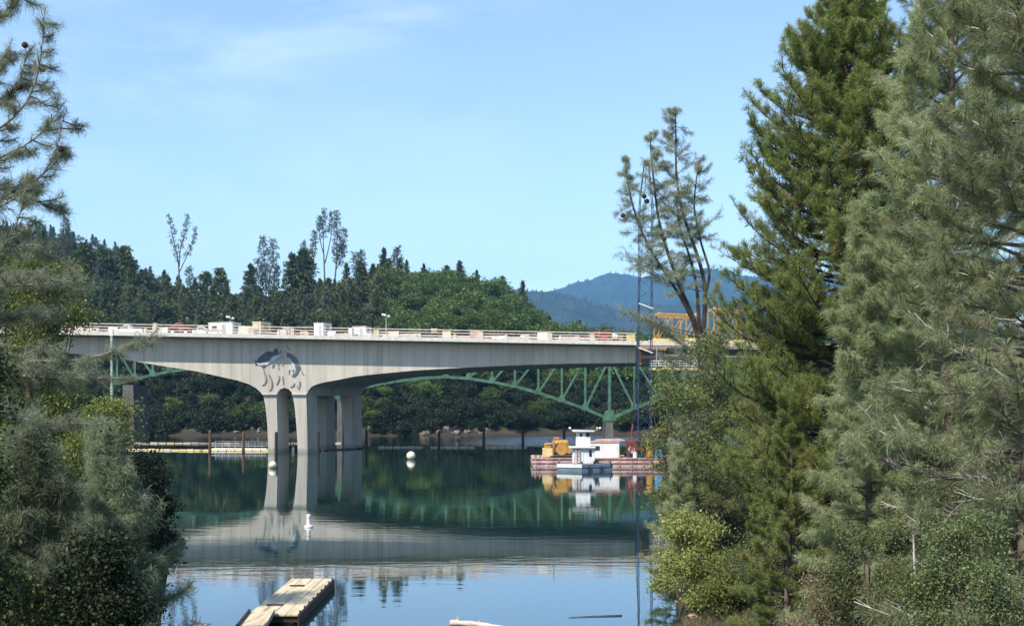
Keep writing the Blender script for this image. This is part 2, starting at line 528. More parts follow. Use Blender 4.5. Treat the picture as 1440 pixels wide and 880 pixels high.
gx = np.unique(np.concatenate([np.arange(-40, 40, 0.8), axis(-9000, 9000, 0, 1.0, 1.02)]))
gx = gx[np.concatenate([[True], np.diff(gx) > 0.3])]
gy = np.unique(np.concatenate([np.arange(-30, 110, 0.9), np.arange(110, 275, 5), np.arange(275, 520, 2.0), axis(520, 10500, 520, 12, 1.05)]))
GX, GY = np.meshgrid(gx, gy)
GZ = height(GX, GY)
nx, ny = len(gx), len(gy)
idx = np.arange(nx * ny).reshape(ny, nx)
Q = np.stack([idx[:-1, :-1], idx[:-1, 1:], idx[1:, 1:], idx[1:, :-1]], -1).reshape(-1, 4)


def ground_mat():
    m = mat('bank soil and brush', (0.03, 0.029, 0.017), 0.95, 0.4, 0.25, col2=(0.065, 0.055, 0.032), bump=0.6, detail=9)
    t = m.node_tree
    b = t.nodes['Principled BSDF']
    src = b.inputs['Base Color'].links[0].from_socket
    tc = t.nodes.new('ShaderNodeTexCoord')
    sp = t.nodes.new('ShaderNodeSeparateXYZ')
    t.links.new(tc.outputs['Object'], sp.inputs[0])
    n = t.nodes.new('ShaderNodeTexNoise'); n.inputs['Scale'].default_value = 0.12; n.inputs['Detail'].default_value = 6
    t.links.new(tc.outputs['Object'], n.inputs['Vector'])
    ad = t.nodes.new('ShaderNodeMath'); ad.operation = 'MULTIPLY_ADD'; ad.inputs[1].default_value = 6.0
    t.links.new(n.outputs['Fac'], ad.inputs[0]); t.links.new(sp.outputs['Z'], ad.inputs[2])
    mr = t.nodes.new('ShaderNodeMapRange'); mr.inputs[1].default_value = 3.4; mr.inputs[2].default_value = 4.4
    t.links.new(ad.outputs[0], mr.inputs[0])
    mx = t.nodes.new('ShaderNodeMix'); mx.data_type = 'RGBA'
    mx.inputs[6].default_value = (0.035, 0.026, 0.019, 1)     # bare drawdown band above the water
    t.links.new(mr.outputs[0], mx.inputs[0])
    t.links.new(src, mx.inputs[7])
    t.links.new(mx.outputs[2], b.inputs['Base Color'])
    return m


terrain = quads('ground', np.stack([GX, GY, GZ], -1).reshape(-1, 3), Q, ground_mat(), smooth=True)
tag(terrain, 'brown wooded banks and hillside around the lake', 'ground', kind='structure')


def water_mat():
    m = bpy.data.materials.new('lake water')
    m.use_nodes = True
    t = m.node_tree
    b = t.nodes['Principled BSDF']
    o = t.nodes['Material Output']
    b.inputs['Base Color'].default_value = (0.004, 0.022, 0.019, 1)
    b.inputs['Roughness'].default_value = 0.5
    b.inputs['Specular IOR Level'].default_value = 0.0
    g = t.nodes.new('ShaderNodeBsdfGlossy'); g.inputs['Roughness'].default_value = 0.015
    g.inputs['Color'].default_value = (0.93, 0.97, 1.0, 1)
    fr = t.nodes.new('ShaderNodeFresnel'); fr.inputs['IOR'].default_value = 1.4
    pw = t.nodes.new('ShaderNodeMath'); pw.operation = 'POWER'; pw.inputs[1].default_value = 0.62
    mx = t.nodes.new('ShaderNodeMixShader')
    tc = t.nodes.new('ShaderNodeTexCoord')
    sp = t.nodes.new('ShaderNodeSeparateXYZ')
    t.links.new(tc.outputs['Object'], sp.inputs[0])
    mp = t.nodes.new('ShaderNodeMapping'); mp.inputs['Scale'].default_value = (0.35, 1.3, 1)
    n1 = t.nodes.new('ShaderNodeTexNoise'); n1.inputs['Scale'].default_value = 1.0; n1.inputs['Detail'].default_value = 4
    mp2 = t.nodes.new('ShaderNodeMapping'); mp2.inputs['Scale'].default_value = (0.05, 0.16, 1)
    n2 = t.nodes.new('ShaderNodeTexNoise'); n2.inputs['Scale'].default_value = 1.0; n2.inputs['Detail'].default_value = 2
    t.links.new(tc.outputs['Object'], mp.inputs['Vector']); t.links.new(mp.outputs['Vector'], n1.inputs['Vector'])
    t.links.new(tc.outputs['Object'], mp2.inputs['Vector']); t.links.new(mp2.outputs['Vector'], n2.inputs['Vector'])
    # calm in front of the boom, wind-ruffled water beyond it
    mr = t.nodes.new('ShaderNodeMapRange')
    mr.inputs[1].default_value = 215; mr.inputs[2].default_value = 235
    mr.inputs[3].default_value = 0.0045; mr.inputs[4].default_value = 0.45
    t.links.new(sp.outputs['Y'], mr.inputs[0])
    mrx = t.nodes.new('ShaderNodeMapRange'); mrx.inputs[1].default_value = -16; mrx.inputs[2].default_value = 2
    mrx.inputs[3].default_value = 0.06; mrx.inputs[4].default_value = 1.0
    t.links.new(sp.outputs['X'], mrx.inputs[0])
    mm = t.nodes.new('ShaderNodeMath'); mm.operation = 'MULTIPLY'
    t.links.new(mr.outputs[0], mm.inputs[0]); t.links.new(mrx.outputs[0], mm.inputs[1])
    n3 = t.nodes.new('ShaderNodeTexNoise'); n3.inputs['Scale'].default_value = 0.045; n3.inputs['Detail'].default_value = 3
    t.links.new(tc.outputs['Object'], n3.inputs['Vector'])
    pm = t.nodes.new('ShaderNodeMapRange'); pm.inputs[1].default_value = 0.4; pm.inputs[2].default_value = 0.68; pm.inputs[3].default_value = 0.0025; pm.inputs[4].default_value = 0.0095
    t.links.new(n3.outputs['Fac'], pm.inputs[0])
    mxm = t.nodes.new('ShaderNodeMath'); mxm.operation = 'MAXIMUM'
    t.links.new(pm.outputs[0], mxm.inputs[1])
    t.links.new(mm.outputs[0], mxm.inputs[0])
    m1 = t.nodes.new('ShaderNodeMath'); m1.operation = 'MULTIPLY'
    t.links.new(n1.outputs['Fac'], m1.inputs[0]); t.links.new(mxm.outputs[0], m1.inputs[1])
    m2 = t.nodes.new('ShaderNodeMath'); m2.operation = 'MULTIPLY_ADD'; m2.inputs[1].default_value = 0.01
    t.links.new(n2.outputs['Fac'], m2.inputs[0]); t.links.new(m1.outputs[0], m2.inputs[2])
    bp = t.nodes.new('ShaderNodeBump'); bp.inputs['Strength'].default_value = 1.0; bp.inputs['Distance'].default_value = 1.0
    t.links.new(m2.outputs[0], bp.inputs['Height'])
    t.links.new(bp.outputs['Normal'], g.inputs['Normal'])
    t.links.new(fr.outputs[0], pw.inputs[0]); t.links.new(pw.outputs[0], mx.inputs[0])
    t.links.new(b.outputs['BSDF'], mx.inputs[1]); t.links.new(g.outputs['BSDF'], mx.inputs[2])
    t.links.new(mx.outputs[0], o.inputs['Surface'])
    return m


WMAT = water_mat()
water = quads('water', [(-900, -20, 0), (900, -20, 0), (900, 420, 0), (-900, 420, 0)], [(0, 1, 2, 3)], WMAT)
tag(water, 'calm dark green lake water reflecting the bridge and sky', 'water', kind='structure')


def mountain(name, label, d, pts, depth, seed, base_y=None):
    """a real mountain ridge: crest profile given at distance d, falling to both sides"""
    px = np.array([p[0] for p in pts], float); py = np.array([p[1] for p in pts], float)
    U = np.linspace(px[0], px[-1], 260)
    H = CAM_Z + (560 - np.interp(U, px, py)) * d / F
    Xs = (U - 720) * d / F
    T = np.linspace(-1, 1, 61)
    X, TT = np.meshgrid(Xs, T)
    Y = d + TT * depth
    prof = np.clip(1 - np.abs(TT), 0, 1) ** 0.9
    rid = 1 + 0.16 * wob(X, Y, depth * 0.13, seed) * (1 - prof ** 3) + 0.07 * wob(X, Y, depth * 0.05, seed + 2) * (1 - prof ** 4)
    Z = H[None, :] * prof * rid + wob(X, Y, 23.0, seed) * 5 * prof + wob(X, Y, 9.0, seed + 5) * 3 * prof - 1.0
    n, k = X.shape
    ii = np.arange(n * k).reshape(n, k)
    q = np.stack([ii[:-1, :-1], ii[:-1, 1:], ii[1:, 1:], ii[1:, :-1]], -1).reshape(-1, 4)
    o = quads(name, np.stack([X, Y, Z], -1).reshape(-1, 3), q, M['mountain'], smooth=True)
    tag(o, label, 'mountain', kind='structure')
    # wood that covers it, one mass of small crowns
    rng = np.random.default_rng(int(seed * 10) + 1)
    m = 5200
    a = rng.integers(0, n // 2 + 4, m); b = rng.integers(0, k, m)
    P = np.stack([X[a, b], Y[a, b], Z[a, b]], -1) + np.c_[rng.normal(0, d * .003, m), rng.normal(0, depth * .012, m), np.full(m, -3.0)]
    return P


M['mountain'] = mat('forested mountain', (0.014, 0.022, 0.016), 0.95, 0.5, 0.012, col2=(0.035, 0.045, 0.028), bump=0.0, detail=10)
MP1 = mountain('mountain_near', 'near blue forested ridge beyond the hill', 3800,
               [(380, 470), (560, 436), (640, 415), (700, 409), (735, 408), (770, 409), (800, 414), (830, 424), (870, 434), (930, 428), (1000, 424), (1100, 430), (1300, 440)], 1200, 0.7)
MP2 = mountain('mountain_far', 'farthest pale blue mountain crest', 6500,
               [(560, 460), (680, 430), (750, 418), (785, 406), (806, 398), (830, 393), (846, 387), (862, 383), (885, 387), (905, 389), (935, 384), (965, 380), (1000, 377), (1030, 383), (1060, 390), (1150, 384), (1300, 400)], 2000, 2.1)

haze = MB().box(-8500, 8500, -260, 10000, -4.0, 1100).build('haze', None)
hm = bpy.data.materials.new('thin blue air')
hm.use_nodes = True
ht = hm.node_tree
ht.nodes.remove(ht.nodes['Principled BSDF'])
hv = ht.nodes.new('ShaderNodeVolumePrincipled')
hv.inputs['Color'].default_value = (0.2, 0.56, 1.0, 1)
hv.inputs['Density'].default_value = 0.00010
hv.inputs['Anisotropy'].default_value = 0.0
ht.links.new(hv.outputs['Volume'], ht.nodes['Material Output'].inputs['Volume'])
haze.data.materials.append(hm)
tag(haze, 'thin bluish air over the lake and mountains', 'haze', kind='stuff')

# ------------------------------------------------------------------ the concrete bridge
D0 = 193.0
TV = np.array([0.29, 0.957, 0.0])       # piers are skewed to the deck


def edge_py(px): return 470 + (px - 75) * 15 / 820.0


def edge_z(X, d=D0):
    px = 720 + X * F / D0
    return CAM_Z + (560 - edge_py(px)) * D0 / F


def deckz(X): return edge_z(X) + 0.5


X_L, X_R = -150.0, 21.1                # the cast girder ends at a ragged right end
bridge = empty('concrete_bridge', (-38.6, 193, 0), 'long pale concrete box girder bridge on flared twin columns', 'bridge')


def soffit_pts():
    left = [(75, 495), (120, 498.5), (160, 503), (185, 507), (222, 513.5), (258, 519), (279, 522.5), (310, 529.5), (335, 535), (350, 540), (360, 545.5), (366, 551), (370, 556)]
    arch = [(389, 556), (390.5, 551.5), (394, 547), (400, 545), (406, 547), (410, 551.5), (411.5, 556)]
    right = [(431, 556), (433.5, 549), (438, 543.5), (446, 540), (456, 537.3), (475, 534), (497, 529.5), (517, 527), (538, 525), (580, 521), (630, 518), (668, 516), (736, 513), (804, 511), (894, 510)]
    return left, arch, right


WEB_IN = 2.7
ov = WEB_IN / TV[1] * TV
DW = D0 + WEB_IN


def web_at(px, py):
    p = at(px, py, DW)
    return p


l_, a_, r_ = soffit_pts()
front = [web_at(*p) for p in l_ + a_ + r_]
# far left: mirror the span shape out to the next pier beyond the frame
ext_px = [(75 - (p[0] - 75) * 1.0, p[1] - (p[0] - 75) * 0.036) for p in [(120, 498.5), (160, 503), (222, 513.5), (279, 522.5), (335, 535), (350, 540), (366, 551)]]
front = [web_at(*p) for p in reversed(ext_px)] + front
top_r = web_at(894, 0); top_r[2] = edge_z(top_r[0]) + 0.02
top_l = front[0].copy(); top_l[2] = edge_z(top_l[0]) + 0.02
poly = front + [top_r, top_l]
DEPTH = 21.5
g = MB()
nP = len(poly)
e = np.array([TV[0] / TV[1] * DEPTH, DEPTH, 0.0])
# soffit strip + web faces as vertical quads so nothing is a giant concave n-gon
for i in range(len(front) - 1):
    p, q = front[i], front[i + 1]
    pt, qt = p.copy(), q.copy()
    pt[2] = edge_z(p[0]) + 0.02; qt[2] = edge_z(q[0]) + 0.02
    g.add([p, q, qt, pt], [(0, 1, 2, 3)])
    g.add([p + e, q + e, qt + e, pt + e], [(3, 2, 1, 0)])
    g.add([p, q, q + e, p + e], [(3, 2, 1, 0)])
for p in (front[0], front[-1]):
    pt = p.copy(); pt[2] = edge_z(p[0]) + 0.02
    g.add([p, pt, pt + e, p + e], [(0, 1, 2, 3)])
girder = g.build('girder', M['concrete'], bridge)


def strip(mb, x0, x1, prof, n=40):
    """sweep a (y, dz) profile along the graded deck between x0 and x1"""
    xs = np.linspace(x0, x1, n)
    k = len(prof)
    vs, fs = [], []
    for x in xs:
        for (y, dz) in prof: vs.append((x, y, edge_z(x) + dz))
    for i in range(n - 1):
        for j in range(k):
            j2 = (j + 1) % k
            fs.append((i * k + j, i * k + j2, (i + 1) * k + j2, (i + 1) * k + j))
    fs.append(tuple(range(k))[::-1]); fs.append(tuple((n - 1) * k + j for j in range(k)))
    mb.add(vs, fs)
    return mb


back_y = DW + DEPTH + WEB_IN
strip(MB(), X_L, X_R, [(193.02, 0.03), (DW + 0.3, -0.25), (DW + 0.5, 0.03), (DW + DEPTH - .5, 0.03), (DW + DEPTH - .3, -0.25), (back_y, 0.03), (back_y, 0.46), (193.02, 0.46)]).build('deck_slab', M['conc_dark'], bridge)
strip(MB(), X_L, X_R, [(192.9, 0.0), (193.35, 0.0), (193.35, 0.66), (192.9, 0.66)]).build('curb', M['curb'], bridge)
strip(MB(), X_L, X_R, [(back_y - .35, 0.0), (back_y + .1, 0.0), (back_y + .1, 0.66), (back_y - .35, 0.66)]).build('curb', M['curb'], bridge)

# columns
def col_mesh(left, right, name):
    """front outline from (y, left, right) rows, extruded along the skew"""
    mb = MB()
    ext = TV * 4.1
    pl = [web_at(x, y) for y, x in left]
    pr = [web_at(x, y) for y, x in right]
    n = len(pl)
    vs = pl + pr + [p + ext for p in pl] + [p + ext for p in pr]
    fs = []
    for i in range(n - 1):
        fs += [(i, i + 1, n + i + 1, n + i), (2 * n + i + 1, 2 * n + i, 3 * n + i, 3 * n + i + 1),
               (i + 1, i, 2 * n + i, 2 * n + i + 1), (n + i, n + i + 1, 3 * n + i + 1, 3 * n + i)]
    fs += [(0, n, 3 * n, 2 * n), (n - 1, 3 * n - 1, 4 * n - 1, 2 * n - 1)]
    mb.add(vs, fs)
    # the collar where column meets girder
    mb.bar(web_at(left[0][1] - .6, 554.5) - TV * 0.12, web_at(right[0][1] + .6, 554.5) - TV * 0.12, 0.5, 0.14)
    return mb.build(name, M['concrete'], bridge, bevel=0.0)


c1 = col_mesh([(555, 370.3), (562, 371.6), (572, 373.3), (585, 374.8), (600, 376), (620, 376.8), (642, 377)],
              [(555, 388.6), (562, 388.9), (572, 389.2), (585, 389.6), (600, 390), (620, 390.3), (642, 390.5)], 'column')
c2 = col_mesh([(555, 411.8), (562, 412.8), (572, 414.2), (585, 415.6), (600, 416.9), (620, 418.2), (642, 418.8)],
              [(555, 430.6), (562, 430.9), (572, 431.3), (585, 431.7), (600, 432), (620, 432.3), (642, 432.5)], 'column')
for c in (c1, c2):
    k = c.copy(); COL.objects.link(k); k.parent = bridge
    k.location = Vector(TV * 18.6)

# temporary guard rails: three timber rails on posts, plywood panels here and there
rail = empty('railing', (0, 0, 0)); rail.parent = bridge
for dz in (1.02, 1.5, 1.98):
    strip(MB(), X_L, X_R, [(193.2, dz - .09), (193.27, dz - .09), (193.27, dz + .05), (193.2, dz + .05)]).build('rail', M['wood_rail'], rail)
ps = MB().box(-.06, .06, -.06, .06, 0, 1.44).build('post', M['wood_rail'], rail)
off = woff(rail)
xs_post = np.arange(-80, X_R, 1.15)
for i, x in enumerate(xs_post):
    p = ps if i == 0 else ps.copy()
    if i: COL.objects.link(p)
    p.parent = rail
    p.location = Vector((x - off[0], 193.4 - off[1], edge_z(x) + .64 - off[2]))
rail2 = empty('railing', (0, 0, 0)); rail2.parent = bridge
for dz in (1.2, 1.75, 2.3):
    strip(MB(), X_L, X_R, [(back_y - .2, dz - .08), (back_y - .13, dz - .08), (back_y - .13, dz + .06), (back_y - .2, dz + .06)]).build('rail', M['wood_rail'], rail2)
for px, w in ((676, 7), (773, 7), (833, 7), (529, 8), (352, 8), (887, 12), (216, 4), (411, 5)):
    x = (px - 720) * D0 / F
    q = MB().box(x - w * .06, x + w * .06, 193.08, 193.14, edge_z(x) + .7, edge_z(x) + 1.75)
    q.build('plywood_panel', M['yellow_pale'] if px == 887 else M['plywood'], bridge)

# ------------------------------------------------------------------ the relief of two fish on the girder
mural = empty('mural', (0, 0, 0)); mural.parent = bridge


def mpt(x, y): return at(330 + x / 11.0, 470 + y / 11.0, DW - 0.10)


M['fish_dark'] = mat('slate fish back', (0.07, 0.08, 0.1), 0.6, 0.4, 1.2)
M['fish_grey'] = mat('grey green fish back', (0.09, 0.12, 0.13), 0.6, 0.4, 1.2)
M['fish_pale'] = mat('pale fish belly', (0.46, 0.48, 0.5), 0.6, 0.25, 1.2)
M['stroke'] = mat('grey green relief line', (0.17, 0.19, 0.18), 0.7, 0.3, 1.5)


def flat(name, pts, m, parent, lift=0.0, th=0.16):
    P = [mpt(*p) - np.array([0, lift + .03, 0]) for p in pts]
    return MB().prism(P, (0, th, 0)).build(name, m, parent)


f1 = flat('fish', [(300, 372), (318, 405), (345, 415), (362, 372), (388, 345), (440, 305), (490, 268), (545, 262), (592, 268), (625, 215), (655, 220), (672, 262), (690, 300), (705, 318), (690, 352), (650, 385), (600, 405), (545, 440), (490, 470), (420, 478), (350, 462), (318, 478), (322, 440)], M['fish_dark'], mural)
flat('belly', [(348, 440), (400, 452), (440, 432), (500, 425), (545, 405), (552, 372), (590, 345), (640, 330), (692, 312), (716, 330), (690, 362), (648, 392), (600, 412), (545, 446), (490, 476), (420, 486), (360, 468)], M['fish_pale'], f1, 0.02)
flat('fin', [(415, 478), (480, 470), (462, 500), (430, 522)], M['fish_dark'], f1, 0.03)
flat('fin', [(575, 462), (612, 455), (604, 490), (584, 520)], M['stroke'], f1, 0.03)
flat('fin', [(705, 230), (722, 250), (730, 300), (712, 300)], M['stroke'], f1, 0.03)
f2 = flat('fish', [(812, 280), (850, 290), (900, 318), (950, 358), (982, 410), (996, 465), (1018, 500), (1016, 535), (996, 548), (984, 585), (955, 628), (922, 658), (895, 655), (915, 632), (938, 592), (944, 548), (934, 490), (905, 440), (872, 395), (832, 372), (800, 350)], M['fish_grey'], mural)
flat('belly', [(802, 355), (835, 378), (870, 400), (862, 425), (872, 450), (905, 500), (928, 545), (938, 580), (944, 548), (934, 490), (905, 435), (872, 388), (832, 362)], M['fish_pale'], f2, 0.02)


def stroke(pts, w0, w1=2):
    n = len(pts)
    lo, hi = [], []
    for i, p in enumerate(pts):
        a = pts[max(0, i - 1)]; b = pts[min(n - 1, i + 1)]
        dx, dy = b[0] - a[0], b[1] - a[1]
        L_ = math.hypot(dx, dy) + 1e-6
        w = (w1 + (w0 - w1) * math.sin(math.pi * (i + .6) / n)) / 2
        lo.append((p[0] - dy / L_ * w, p[1] + dx / L_ * w)); hi.append((p[0] + dy / L_ * w, p[1] - dx / L_ * w))
    flat('water_stroke', lo + hi[::-1], M['stroke'], mural, 0.0)


for pts, w in [([(445, 545), (460, 600), (485, 660), (488, 720), (465, 770), (420, 790)], 22), ([(525, 610), (555, 670), (578, 740), (578, 800), (560, 850), (535, 875)], 24),
               ([(690, 640), (688, 690), (670, 740), (645, 780)], 18), ([(738, 645), (745, 700), (752, 770)], 20), ([(925, 750), (915, 785), (890, 805), (860, 815)], 22),
               ([(1010, 725), (1008, 780), (1000, 830)], 20), ([(955, 790), (975, 820), (995, 860)], 20), ([(1035, 560), (1050, 610), (1075, 630)], 12),
               ([(850, 545), (838, 590), (850, 625)], 14), ([(915, 545), (895, 560), (905, 585), (925, 600), (905, 625), (885, 645)], 14), ([(672, 465), (690, 480)], 26), ([(728, 465), (748, 478)], 22), ([(682, 510), (684, 545)], 10),
               ([(790, 170), (830, 215), (845, 245)], 12), ([(775, 265), (800, 275)], 14), ([(735, 370), (742, 340)], 20)]:
    stroke(pts, w)

# ------------------------------------------------------------------ the old green truss bridge behind
DT = 245.0
old = empty('truss_bridge', at(667, 560, DT), 'old green steel deck truss bridge behind the concrete bridge', 'bridge')
chordR = [(478, 558), (499, 548), (520, 542.5), (540, 538.5), (560, 535.5), (594, 531.5), (627, 530), (659, 532), (692, 537), (724, 543), (757, 552), (790, 563), (823, 574.5), (857, 589)]
chordL = [(165, 539), (190, 533), (215, 527), (240, 522), (272, 518), (305, 516.5), (340, 518), (372, 523), (405, 532), (440, 545), (478, 558)]
chordE = [(857, 589), (892, 574), (927, 560), (962, 550), (1000, 543), (1040, 540), (1085, 541), (1130, 546), (1180, 556), (1230, 572)]


def top_py(px): return 489 + (px - 75) * 15 / 820.0


def truss(dep, mdark=False):
    ms = M['green_steel']
    for ch, b0, b1 in ((chordL, 165, 478), (chordR, 478, 857), (chordE, 857, 1230)):
        mb = MB()
        for p, q in zip(ch[:-1], ch[1:]): mb.bar(at(*p, dep), at(*q, dep), 0.7, 0.62)
        mb.build('lower_chord', ms, old)
        mid = min(ch, key=lambda p: p[1] + 0.0 * p[0])
        for i, p in enumerate(ch):
            tp = at(p[0], top_py(p[0]), dep)
            if i > 0 or ch is chordL:
                MB().bar(at(*p, dep), tp, 0.45 if p[0] not in (857, 478) else .6).build('vertical', ms, old)
            # diagonals run from the foot of one post to the head of the next, towards the nearest bearing
            j = i - 1 if p[0] <= mid[0] else i + 1
            if 0 <= j < len(ch) and i not in (0, len(ch) - 1):
                q = ch[j]
                MB().bar(at(*p, dep), at(q[0] + (6 if j < i else -6) * 0, top_py(q[0]), dep), 0.45).build('diagonal', ms, old)
            c = at(*p, dep)
            if i > 0 or ch is chordL:
                s = 1.5 if p[0] in (857, 478) else 0.85
                MB().prism([c + np.array([-s, -.4, -.3]), c + np.array([s, -.4, -.3]), c + np.array([s * .55, -.4, s * 1.25]), c + np.array([-s * .55, -.4, s * 1.25])], (0, .8, 0)).build('gusset', ms, old)
    MB().bar(at(40, top_py(40), dep), at(1260, top_py(1260), dep), 0.6, 0.7).build('top_chord', ms, old)


truss(DT)
truss(DT + 8.5)
a, b = at(20, top_py(20) - 3, DT - 1.2), at(1300, top_py(1300) - 3, DT - 1.2)
MB().prism([a, b, b + np.array([0, 0, .45]), a + np.array([0, 0, .45])], (0, 11, 0)).build('deck', M['conc_dark'], old)
for px, w, y0 in ((857, 1.3, 592), (478, .9, 561), (181, 2.0, 541)):
    p = at(px, y0, DT)
    MB().prism([(p[0] - w * .55, DT - .5, p[2]), (p[0] + w * .55, DT - .5, p[2]), (p[0] + w * .7, DT - .5, -2), (p[0] - w * .7, DT - .5, -2)], (0, 9.5, 0)).build('pier', M['old_conc'], old)
for px, y0 in ((857, 590), (478, 559)):
    p = at(px, y0, DT)
    MB().prism([p + np.array([-.9, -.5, -.5]), p + np.array([.9, -.5, -.5]), p + np.array([0.25, -.5, .8]), p + np.array([-0.25, -.5, .8])], (0, 1, 0)).build('bearing', M['green_steel'], old)



# ------------------------------------------------------------------ things on the deck
def dk(px, d=200.0):
    X = (px - 720) * d / F
    return np.array([X, d, deckz(X) - 0.02])


def office(px, w, h, dep, m, label, d=200.0, door=True, roofm=None, sidewin=True, name='site_trailer', cat='trailer', legs=0.35):
    """portable cabin: body, door, windows, roof, skids"""
    o = dk(px, d)
    r = empty(name, o, label, cat)
    x0, x1 = o[0] - w / 2, o[0] + w / 2
    y0, y1 = d - dep / 2, d + dep / 2
    z0 = o[2] + legs
    MB().box(x0, x1, y0, y1, z0, z0 + h).build('body', m, r, bevel=.03)
    MB().box(x0 - .08, x1 + .08, y0 - .08, y1 + .08, z0 + h + .003, z0 + h + .1).build('roof', roofm or M['offwhite'], r)
    for s in (y0 + .35, y1 - .35):
        MB().box(x0 + .1, x1 - .1, s - .1, s + .1, o[2], z0 - .003).build('skid', M['steel_dark'], r)
    if door:
        xd = x0 + w * .55
        MB().box(xd, xd + min(.85, w * .2), y0 - .05, y0 - .003, z0 + .05, z0 + min(2, h * .85)).build('door', M['steel_grey'], r)
        if w > 3:
            q = MB().box(x0 + w * .15, x0 + w * .35, y0 - .06, y0 - .003, z0 + h * .45, z0 + h * .8).build('window', M['glass'], r)
            MB().box(x0 + w * .13, x0 + w * .37, y0 - .09, y0 - .063, z0 + h * .4, z0 + h * .44).build('sill', M['white'], q)
    if sidewin:
        MB().box(x1 + .003, x1 + .06, y0 + dep * .3, y0 + dep * .7, z0 + h * .4, z0 + h * .82).build('window', M['glass'], r)
    r.rotation_euler = (0, 0, R(-20))
    return r


office(316, 4.9, 2.0, 2.6, M['white'], 'large white office trailer on the deck left of the tan container')
office(368, 1.7, 2.2, 3.2, M['tan'], 'tan boxy container on the deck above the fish relief', door=True, name='shipping_container', cat='container')
office(356, 1.2, 1.1, 1.5, M['white'], 'low white tool chest against the tan container', d=197, door=False, sidewin=False, name='tool_chest', cat='chest', legs=.12)
office(454, 1.85, 2.2, 3.0, M['white'], 'white booth with a dark end window at midspan', name='site_booth', cat='booth')
office(509, 2.7, 1.7, 2.2, M['white'], 'small white trailer with rusty roof left of a light tower', d=206, roofm=M['rust'], legs=.8)
office(494, .7, 1.5, .9, M['offwhite'], 'narrow white cabinet beside the small white trailer', d=204, door=False, sidewin=False, name='tool_cabinet', cat='cabinet', legs=.6)
office(405, 1.4, 1.3, 1.2, M['rail_brown'] if 'rail_brown' in M else M['rust'], 'pinkish brown crate standing on the deck', d=203, door=False, sidewin=False, name='wooden_crate', cat='crate', legs=.5)
office(612, 1.1, .75, 1.1, M['formwood'], 'brown crate alone on the right half of the deck', d=205, door=False, sidewin=False, name='wooden_crate', cat='crate', legs=1.5)
office(219, .5, 1.7, .5, M['plywood'], 'narrow tan cabinet right of the white pickup', d=203, door=False, sidewin=False, name='tool_cabinet', cat='cabinet', legs=.5)


def pickup(px, d, m, label, flip=1, cab=.45):
    o = dk(px, d)
    r = empty('pickup_truck', o, label, 'truck')
    L_, w = 5.2, 1.9

    def X(t): return o[0] + flip * (t - .5) * L_
    y0 = d - w / 2; z = o[2]
    prof = [(0, .55), (0, 1.15), (.04, 1.2), (.44, 1.2), (.46, 1.2), (.74, 1.2), (.97, 1.08), (1, .95), (1, .55)]
    MB().prism([(X(a), y0, z + b) for a, b in prof], (0, w, 0)).build('body', m, r, bevel=.04)
    cp = [(.43, 1.203), (.46, 1.8), (.5, 1.88), (.64, 1.88), (.76, 1.203)]
    c = MB().prism([(X(a), y0 + .1, z + b) for a, b in cp], (0, w - .2, 0)).build('cab', m, r, bevel=.04)
    wp = [(.47, 1.28), (.49, 1.74), (.64, 1.74), (.72, 1.28)]
    MB().prism([(X(a), y0 + .08, z + b) for a, b in wp], (0, w - .16, 0)).build('window', M['glass'], c)
    for t in (.18, .82):
        for s in (y0 - .02, y0 + w - .23):
            wh = MB().tube([(X(t), s, z + .38), (X(t), s + .25, z + .38)], .38, 14).build('wheel', M['tyre'], r)
            MB().tube([(X(t), s - .01, z + .38), (X(t), s + .02, z + .38)], .2, 10).build('rim', M['steel_grey'], wh)
    for s in (y0 + .2, y0 + w - .45):
        MB().box(min(X(1.0), X(.995)) - .02, max(X(1.0), X(.995)) + .02, s, s + .25, z + .8, z + .95).build('headlight', M['glass'], r)
    MB().box(min(X(0), X(.01)) - .03, max(X(0), X(.01)), y0 + .05, y0 + w - .05, z + .5, z + .65).build('bumper', M['steel_grey'], r)
    return r


pickup(182, 203, M['white'], 'white pickup truck at the left end of the deck', -1)
pickup(118, 203, M['red'], 'red pickup truck at the far left end of the deck', -1)
pickup(281, 203, M['white'], 'white pickup truck between the red loader and the office trailer', 1)


